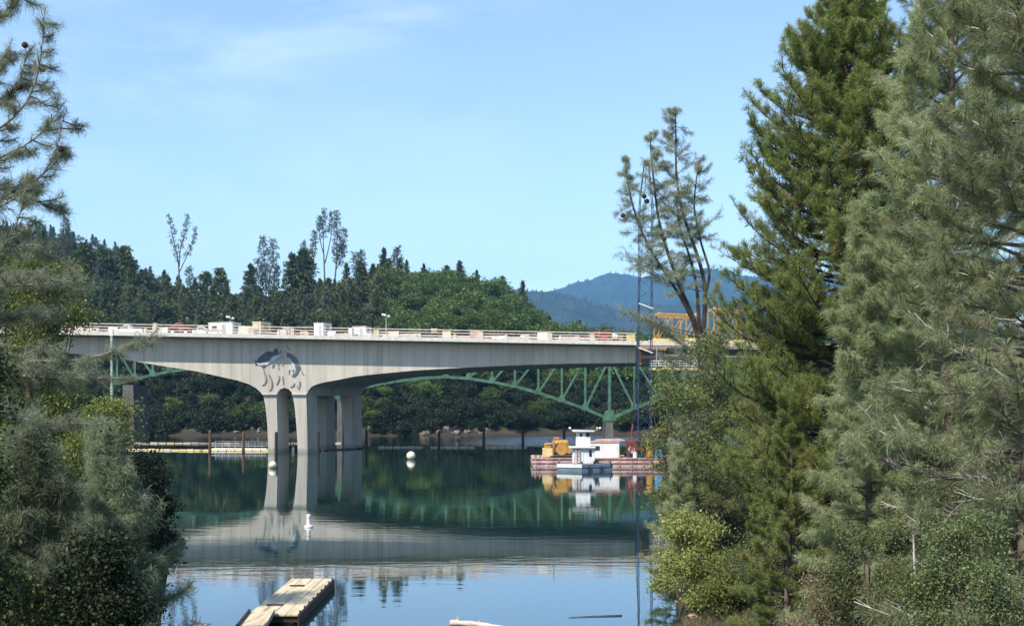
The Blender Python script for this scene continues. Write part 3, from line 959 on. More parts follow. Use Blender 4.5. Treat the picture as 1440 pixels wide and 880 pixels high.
def loader(px, d, label, s=1.0, flip=1, name='red_loader', cat='loader'):
    """articulated machine: tracks/wheels, body, cab, boom, bucket"""
    o = dk(px, d)
    r = empty(name, o, label, cat)
    f = flip

    def B(x0, x1, y0, y1, z0, z1):
        a, b = sorted((o[0] + f * x0 * s, o[0] + f * x1 * s))
        return MB().box(a, b, d + y0 * s, d + y1 * s, o[2] + z0 * s, o[2] + z1 * s)
    B(-1.9, .2, -.9, .9, .7, 1.5).build('engine_cover', M['red'], r, bevel=.06)
    c = B(-.3, .8, -.75, .75, 1.503, 2.35).build('cab', M['red'], r, bevel=.05)
    B(-.15, .65, -.78, -.753, 1.65, 2.2).build('window', M['glass'], c)
    B(.85, 1.9, -.7, .7, .7, 1.2).build('front_frame', M['red'], r)
    for x in (-1.2, 1.2):
        for y in (-1.05, .75):
            X_ = o[0] + f * x * s
            wh = MB().tube([(X_, d + y * s, o[2] + .6 * s), (X_, d + (y + .35) * s, o[2] + .6 * s)], .6 * s, 16).build('wheel', M['tyre'], r)
            MB().tube([(X_, d + (y - .02) * s, o[2] + .6 * s), (X_, d + (y + .03) * s, o[2] + .6 * s)], .3 * s, 12).build('rim', M['offwhite'], wh)
    P = lambda x, z, y=-.5: (o[0] + f * x * s, d + y * s, o[2] + z * s)
    for y in (-.5, .5):
        bm_ = MB(); bm_.bar(P(.6, 1.7, y), P(1.9, 1.6, y), .2 * s); bm_.bar(P(1.9, 1.6, y), P(2.7, .8, y), .2 * s)
        bm_.build('boom', M['red'], r)
    MB().prism([P(2.6, .3, -1), P(3.3, .25, -1), P(3.1, .9, -1), P(2.7, 1.1, -1)], (0, 2 * s, 0)).build('bucket', M['rust'], r)
    return r


loader(254, 199, 'red wheel loader on the deck beside a white pickup', .95, -1)

# low red machine with a long frame near the right end
o = dk(850, 201)
r = empty('paving_machine', o, 'long red paving machine near the right end of the deck', 'machine')
MB().box(o[0] - 2.3, o[0] + 1.2, 200, 202, o[2] + 1.75, o[2] + 2.05).build('frame', M['red'], r)
MB().box(o[0] - 1.1, o[0] + .5, 200.2, 201.8, o[2] + .5, o[2] + 1.74).build('engine', M['red'], r, bevel=.1)
for x in (-2.1, -1.2, .9):
    MB().bar((o[0] + x, 200.1, o[2]), (o[0] + x + .25, 200.1, o[2] + 1.77), .16).build('leg', M['red'], r)
    MB().bar((o[0] + x, 201.9, o[2]), (o[0] + x + .25, 201.9, o[2] + 1.77), .16).build('leg', M['red'], r)
MB().tube([(o[0] + 1.3, 200.3, o[2] + 1.3), (o[0] + 2.2, 200.3, o[2] + 1.2)], [.5, .4], 12).build('drum', M['offwhite'], r)
MB().bar((o[0] - 2.3, 200.05, o[2] + 2.05), (o[0] + 1.3, 200.05, o[2] + 2.4), .12).build('hand_rail', M['red'], r)


def light_tower(px, d, h, label):
    o = dk(px, d)
    r = empty('light_tower', o, label, 'light tower', 'floodlight towers on the deck')
    MB().box(o[0] - .5, o[0] + .5, d - .4, d + .4, o[2] + .3, o[2] + .95).build('generator', M['offwhite'], r, bevel=.04)
    for s in (-.3, .3):
        MB().tube([(o[0] + s, d - .5, o[2] + .28), (o[0] + s, d - .35, o[2] + .28)], .28, 12).build('wheel', M['tyre'], r)
    MB().tube([(o[0], d, o[2] + .953), (o[0], d, o[2] + h * .55), (o[0], d, o[2] + h)], [.1, .08, .06], 8).build('mast', M['steel_grey'], r)
    MB().bar((o[0] - .55, d, o[2] + h), (o[0] + .55, d, o[2] + h - .25), .07).build('cross_arm', M['steel_grey'], r)
    for x, z in ((-.55, .05), (-.2, -.02), (.5, -.22)):
        MB().lathe((o[0] + x, d - .12, o[2] + h + z - .2), [(.1, 0), (.24, .1), (.26, .3), (.12, .4)], 12).build('lamp_head', M['white'], r)
    return r


light_tower(543, 204, 4.6, 'tall floodlight tower left of the tree covered oak hill')
light_tower(324, 207, 3.9, 'shorter floodlight tower behind the large office trailer')


def genset(px, d, label):
    o = dk(px, d)
    r = empty('generator', o, label, 'generator')
    MB().prism([(o[0] - .8, d - .6, o[2] + .5), (o[0] + .8, d - .6, o[2] + .5), (o[0] + .55, d - .6, o[2] + 1.35), (o[0] - .75, d - .6, o[2] + 1.35)], (0, 1.2, 0)).build('housing', M['tan'], r, bevel=.04)
    MB().box(o[0] - .9, o[0] + .9, d - .65, d + .65, o[2] + .35, o[2] + .497).build('base', M['steel_dark'], r)
    MB().cyl(o[0] + .3, d, o[2] + 1.35, o[2] + 1.8, .06).build('exhaust', M['steel_dark'], r)
    for s in (-.5, .5): MB().tube([(o[0] + s, d - .7, o[2] + .3), (o[0] + s, d - .5, o[2] + .3)], .3, 12).build('wheel', M['tyre'], r)


genset(429, 203, 'tan sloped generator left of the white booth')
genset(527, 205, 'tan generator right of the small white trailer')

o = dk(440, 204)
r = empty('air_compressor', o, 'dark air compressor beside the white booth', 'compressor')
MB().tube([(o[0] - .7, 204, o[2] + .9), (o[0] + .7, 204, o[2] + .9)], .42, 14).build('tank', M['steel_dark'], r)
MB().box(o[0] - .6, o[0] + .6, 203.7, 204.3, o[2] + 1.3, o[2] + 1.6).build('motor', M['steel_dark'], r)
for s in (-.5, .5): MB().box(o[0] + s - .08, o[0] + s + .08, 203.6, 204.4, o[2], o[2] + .6).build('foot', M['steel_dark'], r)

rs = random.Random(4)
for px, nn, label in ((130, 4, 'stack of lumber on the deck behind the left pole'), (480, 3, 'stack of lumber right of the white booth'), (575, 4, 'stack of lumber left of the lone brown crate'),
                      (655, 3, 'stack of lumber right of the lone brown crate'), (720, 3, 'stack of lumber on the bare middle of the deck'), (800, 4, 'stack of lumber left of the red paving machine')):
    o = dk(px, 198)
    r = empty('lumber_stack', o, label, 'lumber', 'lumber stacks along the deck')
    for k in range(nn):
        x = rs.uniform(-.3, .3)
        MB().box(o[0] - 1.5 + x, o[0] + 1.4 + x, 197.6, 198.3, o[2] + .12 + k * .22, o[2] + .31 + k * .22).build('board', M['wood_rail'] if k % 2 else M['plywood'], r)
    for s in (-1, 1): MB().box(o[0] + s - .06, o[0] + s + .06, 197.6, 198.3, o[2], o[2] + .117).build('batten', M['formwood'], r)

# small clutter of the work site along the deck
rs = random.Random(12)
spots_ = [100, 112, 143, 158, 205, 231, 299, 345, 392, 398, 418, 466, 486, 517, 536, 553, 566, 588, 600, 628, 640, 668, 689, 702, 712, 738, 752, 764, 788, 812, 822, 868]
for i, px in enumerate(spots_):
    dd = rs.choice([195.5, 196.5, 198.5, 200.5])
    o = dk(px, dd)
    kd = i % 4
    if kd == 0:
        r = empty('traffic_drum', o, 'orange and white traffic drum among others standing along the deck', 'traffic drum', 'traffic drums along the deck')
        MB().lathe(tuple(o), [(.34, .02), (.34, .1), (.29, .12), (.25, .98), (.15, 1.02)], 12).build('barrel', M['orange'], r)
        for z in (.35, .7): MB().lathe((o[0], o[1], o[2] + z), [(.295 - .04 * z, 0), (.29 - .04 * z, .14)], 12).build('band', M['white'], r)
    elif kd == 1:
        h_ = rs.uniform(.9, 1.6); w_ = rs.uniform(.8, 1.7)
        r = empty('pallet_load', o, 'wrapped pallet load among others along the busy deck', 'pallet load', 'pallet loads along the deck')
        m_ = M[rs.choice(['offwhite', 'plywood', 'white', 'wood_rail', 'rust'])]
        MB().box(o[0] - w_ / 2, o[0] + w_ / 2, dd - .5, dd + .5, o[2] + .15, o[2] + h_).build('load', m_, r, bevel=.05)
        for s in (-.4, 0, .4): MB().box(o[0] - w_ / 2, o[0] + w_ / 2, dd + s - .08, dd + s + .08, o[2], o[2] + .147).build('pallet_runner', M['formwood'], r)
    elif kd == 2:
        r = empty('rebar_bundle', o, 'bundle of rusty rods among others lying on the deck trestles', 'rods', 'rod bundles on the deck')
        for k in range(5):
            z = o[2] + .75 + .09 * (k % 2); y = dd - .2 + .1 * k
            MB().tube([(o[0] - 1.6 + rs.uniform(-.2, .2), y, z), (o[0] + 1.6 + rs.uniform(-.2, .2), y, z + .03)], .045, 6).build('rod', M['rust'], r)
        for s in (-1, 1):
            MB().box(o[0] + s - .05, o[0] + s + .05, dd - .35, dd + .35, o[2] + .62, o[2] + .7).build('trestle', M['formwood'], r)
            MB().bar((o[0] + s, dd - .3, o[2]), (o[0] + s, dd - .3, o[2] + .62), .08).build('leg', M['formwood'], r)
            MB().bar((o[0] + s, dd + .3, o[2]), (o[0] + s, dd + .3, o[2] + .62), .08).build('leg', M['formwood'], r)
    else:
        r = empty('concrete_form', o, 'tan form panel among others propped upright on the deck', 'panel', 'form panels on the deck')
        w_ = rs.uniform(.6, 1.3); h_ = rs.uniform(1.0, 1.75)
        MB().prism([(o[0] - w_, dd, o[2]), (o[0] + w_, dd, o[2]), (o[0] + w_, dd + .3, o[2] + h_), (o[0] - w_, dd + .3, o[2] + h_)], (0, .06, 0)).build('sheet', M[rs.choice(['plywood', 'wood_rail', 'offwhite', 'formwood'])], r)
        for s in (-.8, .8): MB().bar((o[0] + w_ * s, dd + .9, o[2]), (o[0] + w_ * s, dd + .28, o[2] + h_ * .8), .07).build('prop', M['formwood'], r)

o = dk(779, 195)
r = empty('steel_post', o, 'single dark steel post rising above the railing', 'post')
MB().cyl(o[0], 195, o[2], o[2] + 2.0, .1).build('shaft', M['steel_dark'], r)
MB().cyl(o[0], 195, o[2] + 2.0, o[2] + 2.15, .2).build('cap', M['steel_dark'], r)
MB().box(o[0] - .2, o[0] + .2, 194.8, 195.2, o[2] - .04, o[2] + .06).build('base', M['steel_dark'], r)

# pale green pole standing in front of the left span
d = 188.0
b0 = at(158, 645, d); t0 = at(157, 463, d)
r = empty('utility_pole', (b0[0], d, -2), 'slender pale green pole in front of the left span', 'pole')
MB().tube([(b0[0], d, -2), (t0[0], d, t0[2])], [.3, .2], 10).build('shaft', M['pole'], r)
MB().box(t0[0] - .28, t0[0] + .28, d - .25, d + .25, t0[2] - 1.1, t0[2] - .05).build('cap', M['offwhite'], r)
MB().box(t0[0] - .26, t0[0] + .26, d - .24, d + .24, t0[2] - 4.6, t0[2] - 3.4).build('junction_box', M['pole'], r)

# ------------------------------------------------------------------ the continuing deck, formwork and gantries at the right
dk2 = empty('bridge_extension', at(1000, 480, 196), 'unfinished deck on brown formwork behind the right pines', 'bridge')
strip(MB(), 21.6, 80, [(193.1, 0.0), (193.6, 0.0), (193.6, 0.75), (193.1, 0.75)]).build('curb', M['plywood'], dk2)
strip(MB(), 21.6, 80, [(193.2, -.35), (217, -.35), (217, .4), (193.2, .4)]).build('deck_slab', M['conc_dark'], dk2)
strip(MB(), 46, 80, [(195.8, -3.6), (216, -3.6), (216, -.36), (195.8, -.36)]).build('girder', M['concrete'], dk2)
for k in range(6):
    MB().bar((22 + k * 4.2, 195, edge_z(22 + k * 4) - .4), (22 + k * 4.2, 195, edge_z(22 + k * 4) - 3.2), .3).build('falsework_post', M['formwood'], dk2)
MB().bar((21.8, 195.2, edge_z(22) - 1.9), (45, 195.2, edge_z(45) - 1.9), .3, .5).build('falsework_beam', M['formwood'], dk2)
for i, px in enumerate(range(898, 936, 5)):
    x = (px - 720) * 195 / F
    MB().box(x - .28, x + .28, 193.15, 214, edge_z(x) - .75, edge_z(x) - .36).build('form_joist', M['formwood'], dk2)

sc = empty('hanging_scaffold', at(940, 520, 194), 'white railed work platform hung under the deck end', 'scaffold')
x0, x1 = at(915, 0, 193)[0], at(985, 0, 193)[0]
zz = at(0, 520, 193)[2]
MB().box(x0, x1, 192.6, 195.4, zz, zz + .35).build('platform', M['yellow_pale'], sc)
for y in (192.7, 195.3):
    for h in (.75, 1.15, 1.55):
        MB().bar((x0, y, zz + h), (x1, y, zz + h), .09).build('rail', M['white'], sc)
for k in range(8):
    x = x0 + .1 + (x1 - x0 - .2) * k / 7
    MB().bar((x, 192.7, zz + .35), (x, 192.7, zz + 1.6), .1).build('post', M['white'], sc)
for x in (x0 + 1, x1 - 1):
    for y in (192.85, 195.15):
        MB().bar((x, y, zz + .35), (x, y, edge_z(x) - .35), .12).build('hanger', M['steel_grey'], sc)


def gantry(px0, px1, py0, py1, d, label):
    a, b = at(px0, 0, d), at(px1, 0, d)
    z1 = CAM_Z + (560 - py0) * d / F
    z0 = edge_z((a[0] + b[0]) / 2) + .45
    r = empty('form_traveler', (a[0], d, z0), label, 'gantry', 'yellow form travelers on the deck')
    w = b[0] - a[0]
    for y in (d, d + 6):
        s_ = MB()
        s_.bar((a[0], y, z1), (b[0], y, z1 - .35), .4, .35)
        s_.build('top_beam', M['yellow'], r)
        s_ = MB()
        s_.bar((a[0] - 1.0, y, z0 + .7), (b[0] + 1.0, y, z0 + .7), .45, .5)
        s_.build('bottom_beam', M['yellow_pale'], r)
        for k in range(4):
            x = a[0] + w * k / 3
            MB().bar((x, y, z0 + .95), (x, y, z1 - .3), .18).build('post', M['yellow'], r)
            if k < 3: MB().bar((x, y, z0 + .95), (x + w / 3, y, z1 - .35), .16).build('brace', M['yellow'], r)
        for x in (a[0] - .6, b[0] + .6):
            MB().box(x - .3, x + .3, y - .3, y + .3, z0, z0 + .447).build('foot', M['steel_dark'], r)
    for x in (a[0] + .2, b[0] - .2):
        MB().bar((x, d + .3, z1 + .1), (x, d + 5.7, z1 + .1), .35).build('cross_beam', M['yellow_pale'], r)


gantry(926, 984, 441, 470, 195.5, 'yellow truss form traveler at the deck end, behind the forked pine')
gantry(1004, 1052, 434, 470, 197, 'yellow truss form traveler farther right beside the green pine')

# ------------------------------------------------------------------ the barge, its load and the push boat
DB = 155.0
bg_ = empty('work_barge', (at(850, 0, DB)[0], DB, 0), 'faded red steel work barge carrying yellow machinery', 'barge')
bx0, bx1 = at(748, 0, DB)[0], 25.0
by0, by1 = DB, DB + 9.0
BZ = 1.15
MB().prism([(bx0 + .6, by0, -.4), (bx0, by0, .2), (bx0, by0, BZ), (bx1, by0, BZ), (bx1, by0, -.4)], (0, 9, 0)).build('hull', M['rust'], bg_)
for i in range(14):
    x = bx0 + .5 + i * (bx1 - bx0 - 1) / 13
    MB().box(x - .06, x + .06, by0 - .09, by0 - .002, .05, BZ - .1).build('rib', M['rust'], bg_)
MB().box(bx0 - .03, bx1, by0 - .14, by0 - .003, BZ - .098, BZ + .05).build('gunwale', M['rust'], bg_)
MB().box(bx0 - .03, bx1, by0 - .13, by0 - .003, .5, .6).build('rub_rail', M['rust'], bg_)
for x in (bx0 + .5, bx0 + 1.1, bx0 + 12):
    MB().cyl(x, by0 + .3, BZ, BZ + .45, .14).build('bollard', M['formwood'], bg_)


def w(px, py, d): return at(px, py, d)


# yellow winch on the barge
d = DB + 2.2
o = w(781, 0, d); o[2] = BZ
r = empty('winch_engine', o, 'yellow engine driven winch on the barge beside the push boat', 'winch')
xa, xb = w(763, 0, d)[0], w(801, 0, d)[0]
MB().box(xa, xa + 1.35, d - .9, d + 1.0, BZ + 0.062, BZ + 1.312).build('tan_cabinet', M['yellow_pale'], r, bevel=.05)
MB().box(xa + .25, xa + 1.2, d - .6, d + .8, BZ + 1.316, BZ + 1.938).build('fuel_tank', M['yellow'], r, bevel=.1)
MB().box(xa + 1.5, xb - .1, d - .8, d + 1.2, BZ + 0.562, BZ + 2.438).build('engine_cover', M['yellow'], r, bevel=.4)
MB().tube([(xb - 1.1, d - .95, BZ + 1.188), (xb - 1.1, d + 1.35, BZ + 1.188)], .8, 18).build('drum', M['yellow'], r)
MB().tube([(xb - .1, d - .9, BZ + 1.125), (xb - .1, d + 1.2, BZ + 1.125)], .55, 16).build('drum', M['yellow'], r)
MB().box(xa + 1.0, xb + .3, d - .95, d + 1.3, BZ, BZ + 0.250).build('skid', M['steel_dark'], r)
for k in range(5):
    MB().tube([(xa + 1.55 + .35 * k, d - .86, BZ + .5 + .1 * (k % 2)), (xa + 1.55 + .35 * k, d - .9, BZ + 1.2 + .25 * (k % 3)), (xa + 1.75 + .3 * k, d - .82, BZ + 2.1)], .05, 6).build('hose', M['steel_dark'] if k % 2 else M['formwood'], r)
MB().box(xa + 1.55, xa + 2.3, d - .5, d + .6, BZ + 2.44, BZ + 2.8).build('radiator', M['formwood'], r, bevel=.08)
MB().tube([(xa + .3, d - .75, BZ + 1.95), (xa + 1.3, d - .75, BZ + 2.0), (xa + 1.6, d - .7, BZ + 2.5)], .06, 6).build('pipe', M['yellow_pale'], r)
MB().cyl(xa + 1.0, d - .2, BZ + 1.938, BZ + 2.625, .07).build('exhaust', M['steel_dark'], r)
MB().cyl(xa + 2.1, d, BZ + 2.438, BZ + 2.625, .25).build('air_filter', M['yellow_pale'], r)
MB().bar((xa + 1.42, d - 1.0, BZ + 0.250), (xa + 1.42, d - 1.0, BZ + 2.375), .08).build('lever', M['orange'], r)
MB().box(xa + 1.8, xa + 2.2, d - .83, d - .803, BZ + 1.000, BZ + 1.750).build('grille', M['steel_dark'], r)

# white deckhouse on the barge
d = DB + 1.6
xa, xb = w(831, 0, d)[0], w(871, 0, d)[0]
r = empty('deck_house', ((xa + xb) / 2, d, BZ), 'plain white steel deckhouse on the barge behind the push boat', 'cabin')
HZ = w(0, 622, d)[2]
MB().box(xa, xb, d, d + 3.4, BZ, HZ).build('body', M['white'], r, bevel=.03)
MB().box(xa - .1, xb + .1, d - .1, d + 3.5, HZ + .003, HZ + .12).build('roof', M['rust'], r)
MB().box(xb - .9, xb - .25, d - .05, d - .003, BZ + .05, BZ + 1.75).build('door', M['offwhite'], r)
MB().box(xa + .5, xa + 1.2, d - .05, d - .003, BZ + 1.0, BZ + 1.6).build('window', M['glass'], r)
for k, (y, z) in enumerate(((.3, .18), (.8, .26), (1.3, .2), (1.9, .3))):
    q = MB().tube([(xa + .5 + .1 * k, d + y, HZ + z + .05), (xb + .8 - .2 * k, d + y + .3, HZ + z + .1)], .07, 8).build('steel_pipe', M['rust'])
    tag(q, ['shortest rusty pipe lying on the white deckhouse roof', 'second rusty pipe lying on the white deckhouse roof', 'third rusty pipe lying on the white deckhouse roof', 'rearmost rusty pipe lying on the white deckhouse roof'][k], 'pipe', 'pipes on the deckhouse roof')

# push boat in front of the barge
d = 146.0
tg = empty('push_boat', (at(820, 0, d)[0], d, 0), 'small white push boat with two storey wheelhouse and hull tinted blue grey for stripe and shade', 'boat')
hx0, hx1 = w(784, 0, d)[0], w(862, 0, d)[0]
hc = w(818, 0, d)[0]
hz = w(0, 652, d)[2]
yb = d + 3.4
hull = MB()
hull.prism([(hx0, d + .3, -.35), (hc, d - .9, -.35), (hx1, d + .9, -.35), (hx1, yb, -.35), (hx0 + .3, yb, -.35)], (0, 0, .35 + hz * .55))
hull.build('hull', M['hull_blue_shade'], tg)
hull = MB()
hull.prism([(hx0 - .06, d + .27, hz * .553), (hc, d - .98, hz * .553), (hx1 + .06, d + .85, hz * .553), (hx1 + .06, yb + .05, hz * .553), (hx0 + .2, yb + .05, hz * .553)], (0, 0, hz * .447))
bw = hull.build('bulwark', M['hull_blue_shade'], tg)
MB().prism([(hx0 - .075, d + .25, hz * .5), (hc - .02, d - 1.0, hz * .5), (hc - .02, d - 1.03, hz * 1.02), (hx0 - .075, d + .22, hz * 1.02)], (0.0, .02, 0)).build('lit_bow_face', M['white'], tg)  # white painted on the sunlit face only, the other side coloured as shade
# lower cabin
lz1 = w(0, 630, d)[2]; cx0, cx1 = w(806, 0, d)[0], w(837, 0, d)[0]
cab = MB().box(cx0, cx1, d + .7, d + 2.9, hz, lz1).build('lower_cabin', M['white'], tg, bevel=.04)
MB().box(cx1 - .75, cx1 - .4, d + .64, d + .697, hz + .95, lz1 - .25).build('window', M['glass'], cab)
MB().box(cx0 + .75, cx0 + 1.35, d + .66, d + .697, hz + .05, lz1 - .25).build('door', M['offwhite'], cab)
MB().box(w(801, 0, d)[0], w(838, 0, d)[0], d + .3, d + 3.1, lz1 + .003, lz1 + .14).build('lower_roof', M['white'], tg, bevel=.02)
uz1 = w(0, 607, d)[2]; ux0, ux1 = w(811, 0, d)[0], w(831, 0, d)[0]
wh = MB().box(ux0, ux1, d + .9, d + 2.5, lz1 + .143, uz1).build('wheelhouse', M['white'], tg, bevel=.03)
MB().box(ux0 + .45, ux0 + .75, d + .85, d + .897, uz1 - .6, uz1 - .2).build('window', M['glass'], wh)
MB().box(ux1 - .6, ux1 - .1, d + .85, d + .897, uz1 - .65, uz1 - .15).build('window', M['glass'], wh)
MB().box(ux0 - .05, ux0 - .003, d + 1.2, d + 2.1, uz1 - .65, uz1 - .15).build('window', M['glass'], wh)
MB().prism([(ux0 - .45, d + .5, uz1 + .003), (ux1 + .5, d + .5, uz1 + .003), (ux1 + .5, d + .5, uz1 + .12), (ux0 - .3, d + .5, uz1 + .2), (ux0 - .45, d + .5, uz1 + .06)], (0, 2.4, 0)).build('wheelhouse_roof', M['white'], tg)
for k, (px, m_) in enumerate(((802, 'white'), (826, 'steel_dark'), (841, 'yellow_pale'), (845, 'white'))):
    q = w(px, 603, d)
    x = min(max(q[0], ux0 - .5), ux1 + .6) if k in (1,) else q[0]
    MB().bar((min(max(x, ux0 - .35), ux1 + .4), d + 1.2, uz1 + .1), (x, d + 1.2, uz1 + .32), .06).build('lamp_bracket', M['steel_grey'], tg)
    MB().lathe((x, d + 1.2, uz1 + .3), [(.08, 0), (.15, .06), (.16, .22), (.08, .3)], 10).build('lamp', M[m_], tg)
MB().cyl(ux0 + .9, d + 1.7, uz1 + .15, uz1 + 1.1, .03).build('antenna', M['steel_dark'], tg)
lad = MB()
for s in (0, .45): lad.bar((cx0 + .1 + s, d + .1, hz), (cx0 + .45 + s, d + .55, lz1 + .1), .09)
for k in range(7):
    t = (k + .5) / 7
    lad.bar((cx0 + .1 + .35 * t, d + .1 + .45 * t, hz + (lz1 - hz) * t), (cx0 + .55 + .35 * t, d + .1 + .45 * t, hz + (lz1 - hz) * t), .06)
lad.build('ladder', M['rust'], tg)
for x in (hx0 + .2, hc, hc + 1.6, hx1 - .3):
    MB().cyl(x, d + .55 if x != hc else d - .6, hz, hz + .35, .09).build('bitt', M['steel_dark'], tg)
for x in (hc + .9, hc + 2.4):
    yy = d - .95 + (x - hc) * .5
    MB().tube([(x, yy - .12, hz * .5), (x, yy + .12, hz * .5)], .3, 14).build('tyre_fender', M['tyre'], tg)
MB().box(ux1 + .4, ux1 + 1.1, d + 1.0, d + 1.6, hz, hz + .55).build('engine_box', M['steel_dark'], tg)

# lattice crane standing on the barge
d = DB + 4.0
o = w(905, 0, d); o[2] = BZ
cr_ = empty('lattice_crane', o, 'dull red crawler crane on the barge with upright dark blue lattice boom', 'crane')
xa = o[0]
for s in (-1.5, 1.1):
    MB().box(xa - 2.6, xa + 1.6, d + s - .1, d + s + .55, BZ, BZ + .75).build('track', M['steel_dark'], cr_, bevel=.2)
MB().box(xa - 2.4, xa + 1.2, d - 1.2, d + 1.4, BZ + .9, BZ + 2.3).build('body', M['red_dark'], cr_, bevel=.06)
MB().cyl(xa - .4, d, BZ + .5, BZ + .9, .9).build('turntable', M['steel_dark'], cr_)
c = MB().box(xa - 1.3, xa - .2, d - 1.9, d - 1.203, BZ + .95, BZ + 2.4).build('cab', M['red_dark'], cr_, bevel=.05)
MB().box(xa - 1.15, xa - .35, d - 1.95, d - 1.903, BZ + 1.5, BZ + 2.2).build('window', M['glass'], c)
MB().bar((xa - 1.9, d - .6, BZ + 2.4), (xa - 1.5, d - .3, BZ + 4.6), .14).build('gantry_leg', M['red_dark'], cr_)
MB().bar((xa - 1.9, d + .8, BZ + 2.4), (xa - 1.5, d + .4, BZ + 4.6), .14).build('gantry_leg', M['red_dark'], cr_)
boom = empty('boom', (0, 0, 0)); boom.parent = cr_
zb0, zb1 = BZ + 1.2, w(0, 228, d)[2]


def bsec(z):
    t = (z - zb0) / (zb1 - zb0)
    half = .9 if t > .07 else .35 + .55 * t / .07
    if t > .86: half = .9 - .62 * (t - .86) / .14
    cx = xa + .1 + .35 * t
    cy = d + .2 + .3 * t
    return cx, cy, half


zs = np.linspace(zb0, zb1, 26)
for sx, sy in ((-1, -1), (1, -1), (1, 1), (-1, 1)):
    MB().tube([(bsec(z)[0] + sx * bsec(z)[2], bsec(z)[1] + sy * bsec(z)[2], z) for z in zs], .058, 6).build('chord', M['steel_blue'], boom)
lc = MB()
for i in range(len(zs) - 1):
    z0, z1 = zs[i], zs[i + 1]
    (x0, y0, h0), (x1, y1, h1) = bsec(z0), bsec(z1)
    cs = [(-1, -1), (1, -1), (1, 1), (-1, 1)]
    for k in range(4):
        a, b = cs[k], cs[(k + 1) % 4]
        if i % 2: a, b = b, a
        lc.bar((x0 + a[0] * h0, y0 + a[1] * h0, z0), (x1 + b[0] * h1, y1 + b[1] * h1, z1), .042)
lc.build('lacing', M['steel_blue'], boom)
for py in (430, 492):
    z = w(0, py, d)[2]
    x, y, h = bsec(z)
    MB().bar((x - h - .1, y - h - .12, z + .3), (x + h + .1, y - h - .12, z - .45), .14).build('walkway_bar', M['white'], boom)
MB().tube([(bsec(zb1)[0], bsec(zb1)[1] - .25, zb1), (bsec(zb1)[0], bsec(zb1)[1] + .35, zb1)], .4, 14).build('sheave', M['steel_dark'], boom)
for s in (-.4, .4):
    MB().tube([(xa - 1.5, d + s, BZ + 4.6), (bsec(zb1)[0], bsec(zb1)[1] + s * .4, zb1)], .025, 4).build('pendant_line', M['steel_dark'], cr_)

# odds and ends on the barge, right part
o = np.array([w(914, 0, DB + 1.5)[0], DB + 1.5, BZ])
r = empty('fuel_tank', o, 'upright yellow tank on the barge right of the crane', 'tank')
MB().lathe(tuple(o), [(.5, .15), (.5, 2.0), (.42, 2.3), (.15, 2.45)], 16).build('shell', M['yellow'], r, smooth=True)
MB().box(o[0] - .45, o[0] + .45, o[1] - .45, o[1] + .45, BZ, BZ + .147).build('base', M['steel_dark'], r)
MB().cyl(o[0], o[1], BZ + 2.45, BZ + 2.6, .12).build('cap', M['steel_dark'], r)
o = np.array([w(926, 0, DB + 1.5)[0], DB + 1.5, BZ])
r = empty('portable_toilet', o, 'blue portable toilet on the barge behind leaves', 'toilet')
MB().box(o[0] - .55, o[0] + .55, o[1] - .55, o[1] + .55, BZ + .1, BZ + 2.1).build('body', M['blue'], r, bevel=.04)
MB().box(o[0] - .6, o[0] + .6, o[1] - .6, o[1] + .6, BZ + 2.103, BZ + 2.3).build('roof', M['white'], r, bevel=.05)
MB().box(o[0] - .38, o[0] + .38, o[1] - .6, o[1] - .553, BZ + .15, BZ + 2.0).build('door', M['blue'], r)
MB().box(o[0] - .55, o[0] + .55, o[1] - .55, o[1] + .55, BZ, BZ + .097).build('base', M['steel_dark'], r)
o = np.array([w(888, 0, DB + 1.0)[0], DB + 1.0, BZ])
r = empty('hose_reel', o, 'red and white frame reel on the barge before the crane', 'reel')
for s in (-.5, .5):
    MB().bar((o[0] - .5, o[1] + s, BZ), (o[0], o[1] + s, BZ + 1.9), .1).build('leg', M['red_dark'], r)
    MB().bar((o[0] + .5, o[1] + s, BZ), (o[0], o[1] + s, BZ + 1.9), .1).build('leg', M['red_dark'], r)
MB().tube([(o[0], o[1] - .45, BZ + 1.1), (o[0], o[1] + .45, BZ + 1.1)], .45, 14).build('drum', M['rust'], r)
for k, px in enumerate((893, 903)):
    o = np.array([w(px, 0, DB + .7)[0], DB + .7, BZ])
    r = empty('steel_drum', o, ['white steel drum on the barge left of its dark twin', 'dark steel drum on the barge beside the white one'][k], 'drum')
    m_ = M['white'] if k == 0 else M['steel_dark']
    MB().lathe(tuple(o), [(.3, 0), (.3, .42), (.315, .44), (.3, .46), (.3, .88)], 14).build('shell', m_, r)
    MB().cyl(o[0], o[1], BZ + .882, BZ + .91, .27).build('lid', M['steel_grey'], r)

# ------------------------------------------------------------------ on the water: dock, booms, piles, buoys
dkx0, dkx1 = -10.85, -8.75
r = empty('floating_dock', (-9.8, 51, 0), 'pale plank floating dock with dark skirt in the near water', 'dock')
pl = MB()
nb = 4
for i in range(nb):
    a = dkx0 + .02 + (dkx1 - dkx0 - .04) * i / nb
    b = dkx0 + .02 + (dkx1 - dkx0 - .04) * (i + 1) / nb - .025
    for y0_, y1_ in ((46.7, 51.3), (51.33, 56.0)):
        pl.box(a, b, y0_, y1_, .37, .45)
pl.build('decking', M['dockwood'], r, bevel=.006)
MB().box(dkx0 + .05, dkx1 - .05, 46.8, 55.9, .1, .365).build('float_frame', M['dockside'], r)
MB().box(dkx1 - .045, dkx1 + .02, 46.65, 56.05, -.02, .40).build('side_skirt', M['dockside'], r)
MB().box(dkx0 - .02, dkx0 + .045, 46.65, 56.05, -.02, .40).build('side_skirt', M['dockside'], r)
